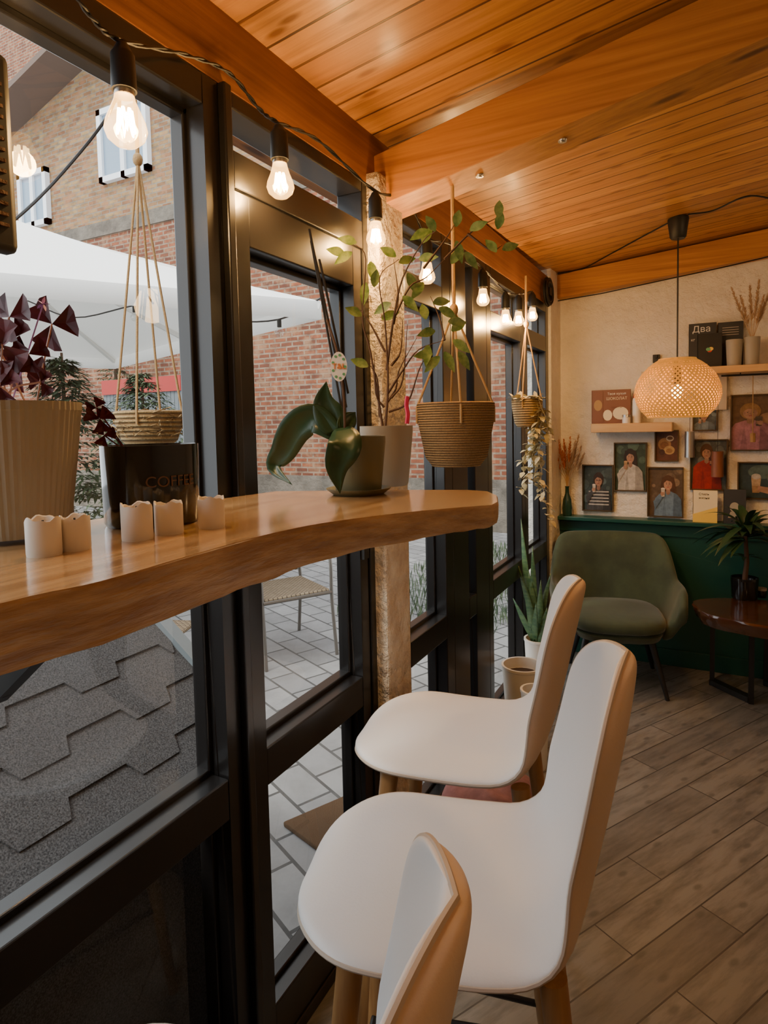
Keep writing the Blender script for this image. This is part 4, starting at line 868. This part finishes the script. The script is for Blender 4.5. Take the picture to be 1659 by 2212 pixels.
c=onY(1418,775,YF-.01); mb=MB(); mb.box(c.x-.018,c.x+.018,YF-.02,YF,c.z-.022,c.z+.022); mb.box(c.x-.006,c.x+.006,YF-.03,YF-.02,c.z+.002,c.z+.016); tag(mb.build('wall_clip',m_rubber,smooth=False,bevel=.002),'small black clip fixed on the wall above the pale board','wall clip')
A=onY(1558,812,YF-.11); B=onY(1700,806,YF-.11)
t=thing('hanging_rail','thin black rail under the high shelf','rail',A)
mb=MB(); mb.tube([A,B],.005,8); mb.build('rod',m_blackmetal,t)
for k in (.3,.8):
    p=A.lerp(B,k); mb=MB(); mb.tube([p,Vector((p.x,p.y,z2-.035))],.003,6); mb.build('rail_hook',m_blackmetal,t)
for (u,v0,v1,w,l) in ((1490,932,988,20,'grey perforated metal cylinder hanging left of red shirt photo'),(1550,975,1030,24,'dark knitted cylinder ornament hanging before the red shirt photo')):
    a=onY(u,v0,YF-.06); b=onY(u,v1,YF-.06); r=px(w/2,a); t=thing('hanging_ornament',l,'ornament',a); mb=MB(); mb.lathe([(0,b.z-a.z),(r,b.z-a.z),(r*.95,0),(0,0)],a,16); mb.build('cylinder',m_metal if u<1500 else m_brownc,t)
    mb=MB(); mb.tube([a,Vector((a.x,YF-.06,z2-.035))],.0012,5); mb.build('thread',m_cable,t)
a=onY(1626,850,YF-.11); mb=MB(); mb.tube([Vector((a.x,a.y,A.z)),onY(1626,935,YF-.11),onY(1626,936,YF-.11),onY(1626,955,YF-.11)],[.002,.002,.012,.012],8); tag(mb.build('hanging_cord_ornament',m_rope),'thin beige cord ornament hanging before the largest photo','ornament')
c=onY(1225,1112,YF-.06); c=Vector((max(c.x,-.74),YF-.055,ZW)); hv=onY(1225,1050,YF-.055).z-ZW; r=.026
t=thing('glass_vase','dark green glass bottle vase at left end of green ledge','vase',c)
mb=MB(); mb.lathe([(0,0),(r,0),(r*1.1,hv*.25),(r*.9,hv*.55),(r*.45,hv*.75),(r*.4,hv*.95),(r*.5,hv),(r*.3,hv),(r*.3,hv*.8),(0,hv*.8)],c,20); mb.build('glass_body',m_bottlegreen,t)
t=thing('dried_bouquet','dried orange and beige flowers in the green vase','dried flowers',c+Vector((0,0,hv)))
s_=MB(); b=c+Vector((0,0,hv*.85))
for (u,v,o) in ((1192,958,1),(1205,950,1),(1218,956,1),(1232,950,1),(1200,985,1),(1215,980,1),(1243,958,0),(1255,970,0),(1250,945,0),(1262,985,0),(1235,985,0),(1225,1000,0),(1190,1000,1)):
    e=onY(u,v,YF-.06+random.uniform(-.05,.03)); s_.tube(catm([b,b+Vector((0,0,.05))+(e-b)*.2,e],4),.0014,5); mo=MB(); plume(mo,b.lerp(e,.55),e+Vector((0,0,.01)),.04,130); mo.build('flower_head',m_orange if o else m_pampas,t,recalc=False)
s_.build('stalks',m_pampas,t)
# ---------------------------------------------------------------- armchair
def armchair():
    t=thing('armchair','olive green velvet armchair with black legs by the end wall','armchair',(-.435,3.34,0),rad(14))
    path=catm([Vector(p) for p in ((-.262,-.20,0),(-.285,-.05,0),(-.272,.12,0),(-.18,.235,0),(0,.265,0),(.18,.235,0),(.272,.12,0),(.285,-.05,0),(.262,-.20,0))],5)
    n=len(path)-1; rows=[]
    for i,p in enumerate(path):
        q=i/n; k=math.sin(PI*q); s_=max(0,min(1,(k-.62)/.28)); s_=s_*s_*(3-2*s_); e0=max(0,min(1,k/.2)); tp=.45+.075*e0+.21*s_
        a=path[max(0,i-1)]; b=path[min(n,i+1)]; d=(b-a).normalized(); nn=Vector((d.y,-d.x,0)); nn=-nn if nn.dot(p)<0 else nn
        th=.024; fl=.028*s_+.012; e=.82
        def pt(z,o,f): return Vector((p.x*f,p.y*f,z))+nn*o
        rows.append([pt(.27,0,e*.9),pt(.27,th,e),pt(.38,th,.98),pt(tp-.10,th+fl*.6,1.02),pt(tp-.02,th*.9+fl,1.04),pt(tp,fl,1.04),pt(tp-.02,-th*.9+fl,1.04),pt(tp-.10,-th+fl*.5,1.0),pt(.40,-th,.97),pt(.29,-th,.84)])
    mb=MB(); m_=len(rows[0])
    vs=[p for r in rows for p in r]; fs=[(i*m_+k,i*m_+(k+1)%m_,(i+1)*m_+(k+1)%m_,(i+1)*m_+k) for i in range(n) for k in range(m_)]+[tuple(range(m_)),tuple(n*m_+k for k in range(m_))[::-1]]
    mb.add(vs,fs); o=mb.build('backrest',m_velvet,None,sub=1,ang=180); o.parent=t
    N=28
    def se(a,R,S):
        ca,sa=math.cos(a),math.sin(a); return (R*math.copysign(abs(ca)**.6,ca),S*math.copysign(abs(sa)**.6,sa))
    for nm,lay,dy in (('seat_cushion',((.0,.315),(.85,.315),(.98,.328),(1,.348),(.98,.370),(.88,.386),(.5,.395),(0,.397)),-.03),('seat_base',((.0,.265),(.76,.265),(.90,.275),(.95,.305),(.9,.316),(0,.316)),-.02)):
        mb=MB(); rows=[]
        for (f,z) in lay: rows.append([Vector((se(2*PI*k/N,.225*f,.235*f)[0],se(2*PI*k/N,.232*f,.235*f)[1]+dy,z)) for k in range(N+1)])
        mb.grid(rows); o=mb.build(nm,m_velvet,None,ang=60); o.parent=t
    for sx in (-1,1):
        for sy in (-1,1):
            mb=MB(); mb.tube([(sx*.15,sy*.14,.27),(sx*.215,sy*.20,0)],[.017,.010],12); o=mb.build('leg',m_blackmetal,None); o.parent=t
armchair()
# ---------------------------------------------------------------- side table with dracaena
Tc=Vector((.20,3.23,0)); zt_=.47
t=thing('side_table','small dark lacquered live-edge slab table on black metal legs','table',Tc)
N=40; ol=[Tc+Vector((.27*(1+.05*math.sin(3*a)+.03*math.sin(7*a+1))*math.cos(a),.21*(1+.04*math.sin(5*a+2))*math.sin(a),0)) for a in [2*PI*k/N for k in range(N)]]
mb=MB(); mb.poly([p+Vector((0,0,zt_)) for p in ol]); vs=[]
lay=((1,zt_),(1.02,zt_-.008),(1.0,zt_-.03),(.95,zt_-.06))
for f,z in lay: vs+=[Tc+(p-Tc)*(f*(1+random.uniform(-.02,.02)) if z<zt_ else 1)+Vector((0,0,z)) for p in ol]
mb.add(vs,[(i*N+k,i*N+(k+1)%N,(i+1)*N+(k+1)%N,(i+1)*N+k) for i in range(3) for k in range(N)]+[tuple(3*N+k for k in range(N))]); mb.build('tabletop',m_darkwood,t,ang=25)
f1=onZ(1538,1478,0); f2=onZ(1622,1518,0); f1.z=f2.z=0
for off in (Vector((0,0,0)),Vector((.24,.10,0))):
    mb=MB(); p1=f1+off; p2=f2+off
    for q in (p1,p2): mb.obox(q+Vector((0,0,0)),q+Vector((0,0,zt_-.055)),.04,.022,up=Vector((1,0,0)))
    for z in (.015,zt_-.062): mb.obox(p1+Vector((0,0,z)),p2+Vector((0,0,z)),.04,.026)
    mb.build('leg_frame',m_blackmetal,t,smooth=False)
Pd=onZ(1608,1292,zt_); Pd=Vector((Pd.x,Pd.y,zt_)); r=px(27,Pd); hp=px(46,Pd)
t=thing('dracaena_plant','dracaena with long arching leaves in black pot on side table','potted plant',Pd)
mb=MB(); pot(mb,Pd,r*.92,r,hp,.004,n=28); mb.build('pot',m_potblack,t)
mb=MB(); tp=onY(1603,1150,Pd.y); tp=Vector((Pd.x,Pd.y,tp.z)); mb.tube([Pd+Vector((0,0,hp*.8)),Pd.lerp(tp,.5)+Vector((.008,0,.02)),tp],[.013,.011,.009],10); mb.build('trunk',m_branch,t)
mb=MB()
for i in range(46):
    a=i*2.4; el=random.uniform(0,1.25); d=Vector((math.cos(a)*math.cos(el),math.sin(a)*math.cos(el),math.sin(el))); leaf(mb,tp+Vector((0,0,random.uniform(-.04,.03))),d,random.uniform(.18,.27),.036,.5,.25,n=8)
for i in range(6):
    a=i*1.3+2; leaf(mb,tp-Vector((0,0,.12)),(math.cos(a),math.sin(a),.3),.09,.022,.3,n=5)
mb.build('leaves',m_leafd,t,recalc=False)
c=onZ(1645,1290,zt_); c.z=zt_; mb=MB(); mb.lathe([(0,0),(.02,0),(.022,.02),(.021,.035),(0,.035)],c,16)
t=thing('glass_jar','tiny jar with pale lid beside the dracaena pot','jar',c); mb.build('body',m_potblack,t); mb=MB(); mb.lathe([(0,.035),(.022,.035),(.022,.046),(0,.046)],c,16); mb.build('lid',m_potbeige,t)
# ---------------------------------------------------------------- floor plants and basket
for (x,y,r,h,l) in ((-.715,2.88,.065,.33,'tall white floor pot holding the snake plant before last windows'),(-.705,2.56,.085,.32,'widest white floor pot, between snake plant and farthest stool'),(-.60,2.36,.055,.31,'slim cream floor pot nearest the stools in the pot row')):
    c=Vector((x,y,0)); t=thing('floor_pot',l,'pot',c,0,'white pots on the floor by the windows'); mb=MB(); pot(mb,c,r*.75,r,h,.006,lip=.003); mb.build('body',m_potwhite,t); mb=MB(); mb.lathe([(0,h*.86),(r*.9,h*.86),(0,h*.87)],c,20); mb.build('soil',m_soil,t)
c=Vector((-.715,2.88,.285)); mb=MB()
for (u,v) in ((1125,1115),(1150,1175),(1190,1235),(1118,1215),(1168,1250),(1142,1230),(1182,1310),(1108,1290),(1158,1300)):
    e=onY(u,v,2.86+random.uniform(-.05,.05)); b=c+Vector((random.uniform(-.025,.025),random.uniform(-.025,.025),0)); d=e-b
    leaf(mb,b,d,d.length,.034,.02,.35,up=Vector((random.uniform(-.5,.5),-1,0)),n=8,prof=lambda q:(.6+.4*math.sin(PI*q))*(1-q**4)+.02)
tag(mb.build('snake_plant',m_leafs,recalc=False,solid=.002),'tall snake plant with upright sword leaves before the last windows','potted plant')
c=onZ(1252,1572,0); c.z=0; t=thing('copper_bowl','small shiny copper bowl on the floor behind the stools','bowl',c); mb=MB(); pot(mb,c,.032,.042,.08,.004,n=28); mb.build('body',m_copper,t)
mb=MB(); mb.lathe([(0,-.0),(.05,0),(.052,.006),(0,.008)],c,24); mb.build('saucer',m_brown,t)
c=Vector((-.60,1.84,0)); t=thing('blanket_basket','low dark basket on floor behind the farthest stool','basket',c); mb=MB(); pot(mb,c,.14,.165,.12,.01); mb.build('body',m_brown,t)
mb=MB(); rows=[]
for j in range(13):
    a=j/12*PI/2; rows.append([c+Vector((.17*math.cos(a)*math.cos(2*PI*k/40)*(1+.07*math.sin(5*2*PI*k/40+j)),.17*math.cos(a)*math.sin(2*PI*k/40)*(1+.07*math.sin(5*2*PI*k/40+j)),.12+.12*math.sin(a)*(1+.12*math.sin(3*2*PI*k/40+j*.8)))) for k in range(41)])
mb.grid(rows); tag(mb.build('folded_blanket',m_blanket,sub=1),'dusty pink crumpled blanket piled in the dark basket','blanket')
# ---------------------------------------------------------------- lights
w=bpy.data.worlds.new('world'); SC.world=w; w.use_nodes=True; bg=w.node_tree.nodes['Background']; bg.inputs[0].default_value=(.91,.955,1,1); bg.inputs[1].default_value=3.2
def light(kind,loc,energy,col,size=.1,rot=None):
    l=bpy.data.lights.new('sun_or_fill',kind); l.energy=energy; l.color=col
    if kind=='POINT': l.shadow_soft_size=size
    if kind=='SUN': l.angle=size
    o=bpy.data.objects.new('sun_or_fill',l); COL.objects.link(o); o.location=loc
    if rot: o.rotation_euler=rot
    return o
light('SUN',(0,0,5),2.8,(1,.93,.82),rad(12),(rad(38),rad(-18),0))
light('POINT',(1.0,.4,2.0),7,(1,.62,.28),.09)  # added warm fill outside the view, no fixture belongs to it
light('POINT',(.9,2.4,2.0),8,(1,.62,.28),.09)  # second added fill point, off to the right, no lamp seen there
light('POINT',(.3,-1.0,1.9),3,(1,.66,.34),.09)  # weak added fill behind the camera, no lamp seen there
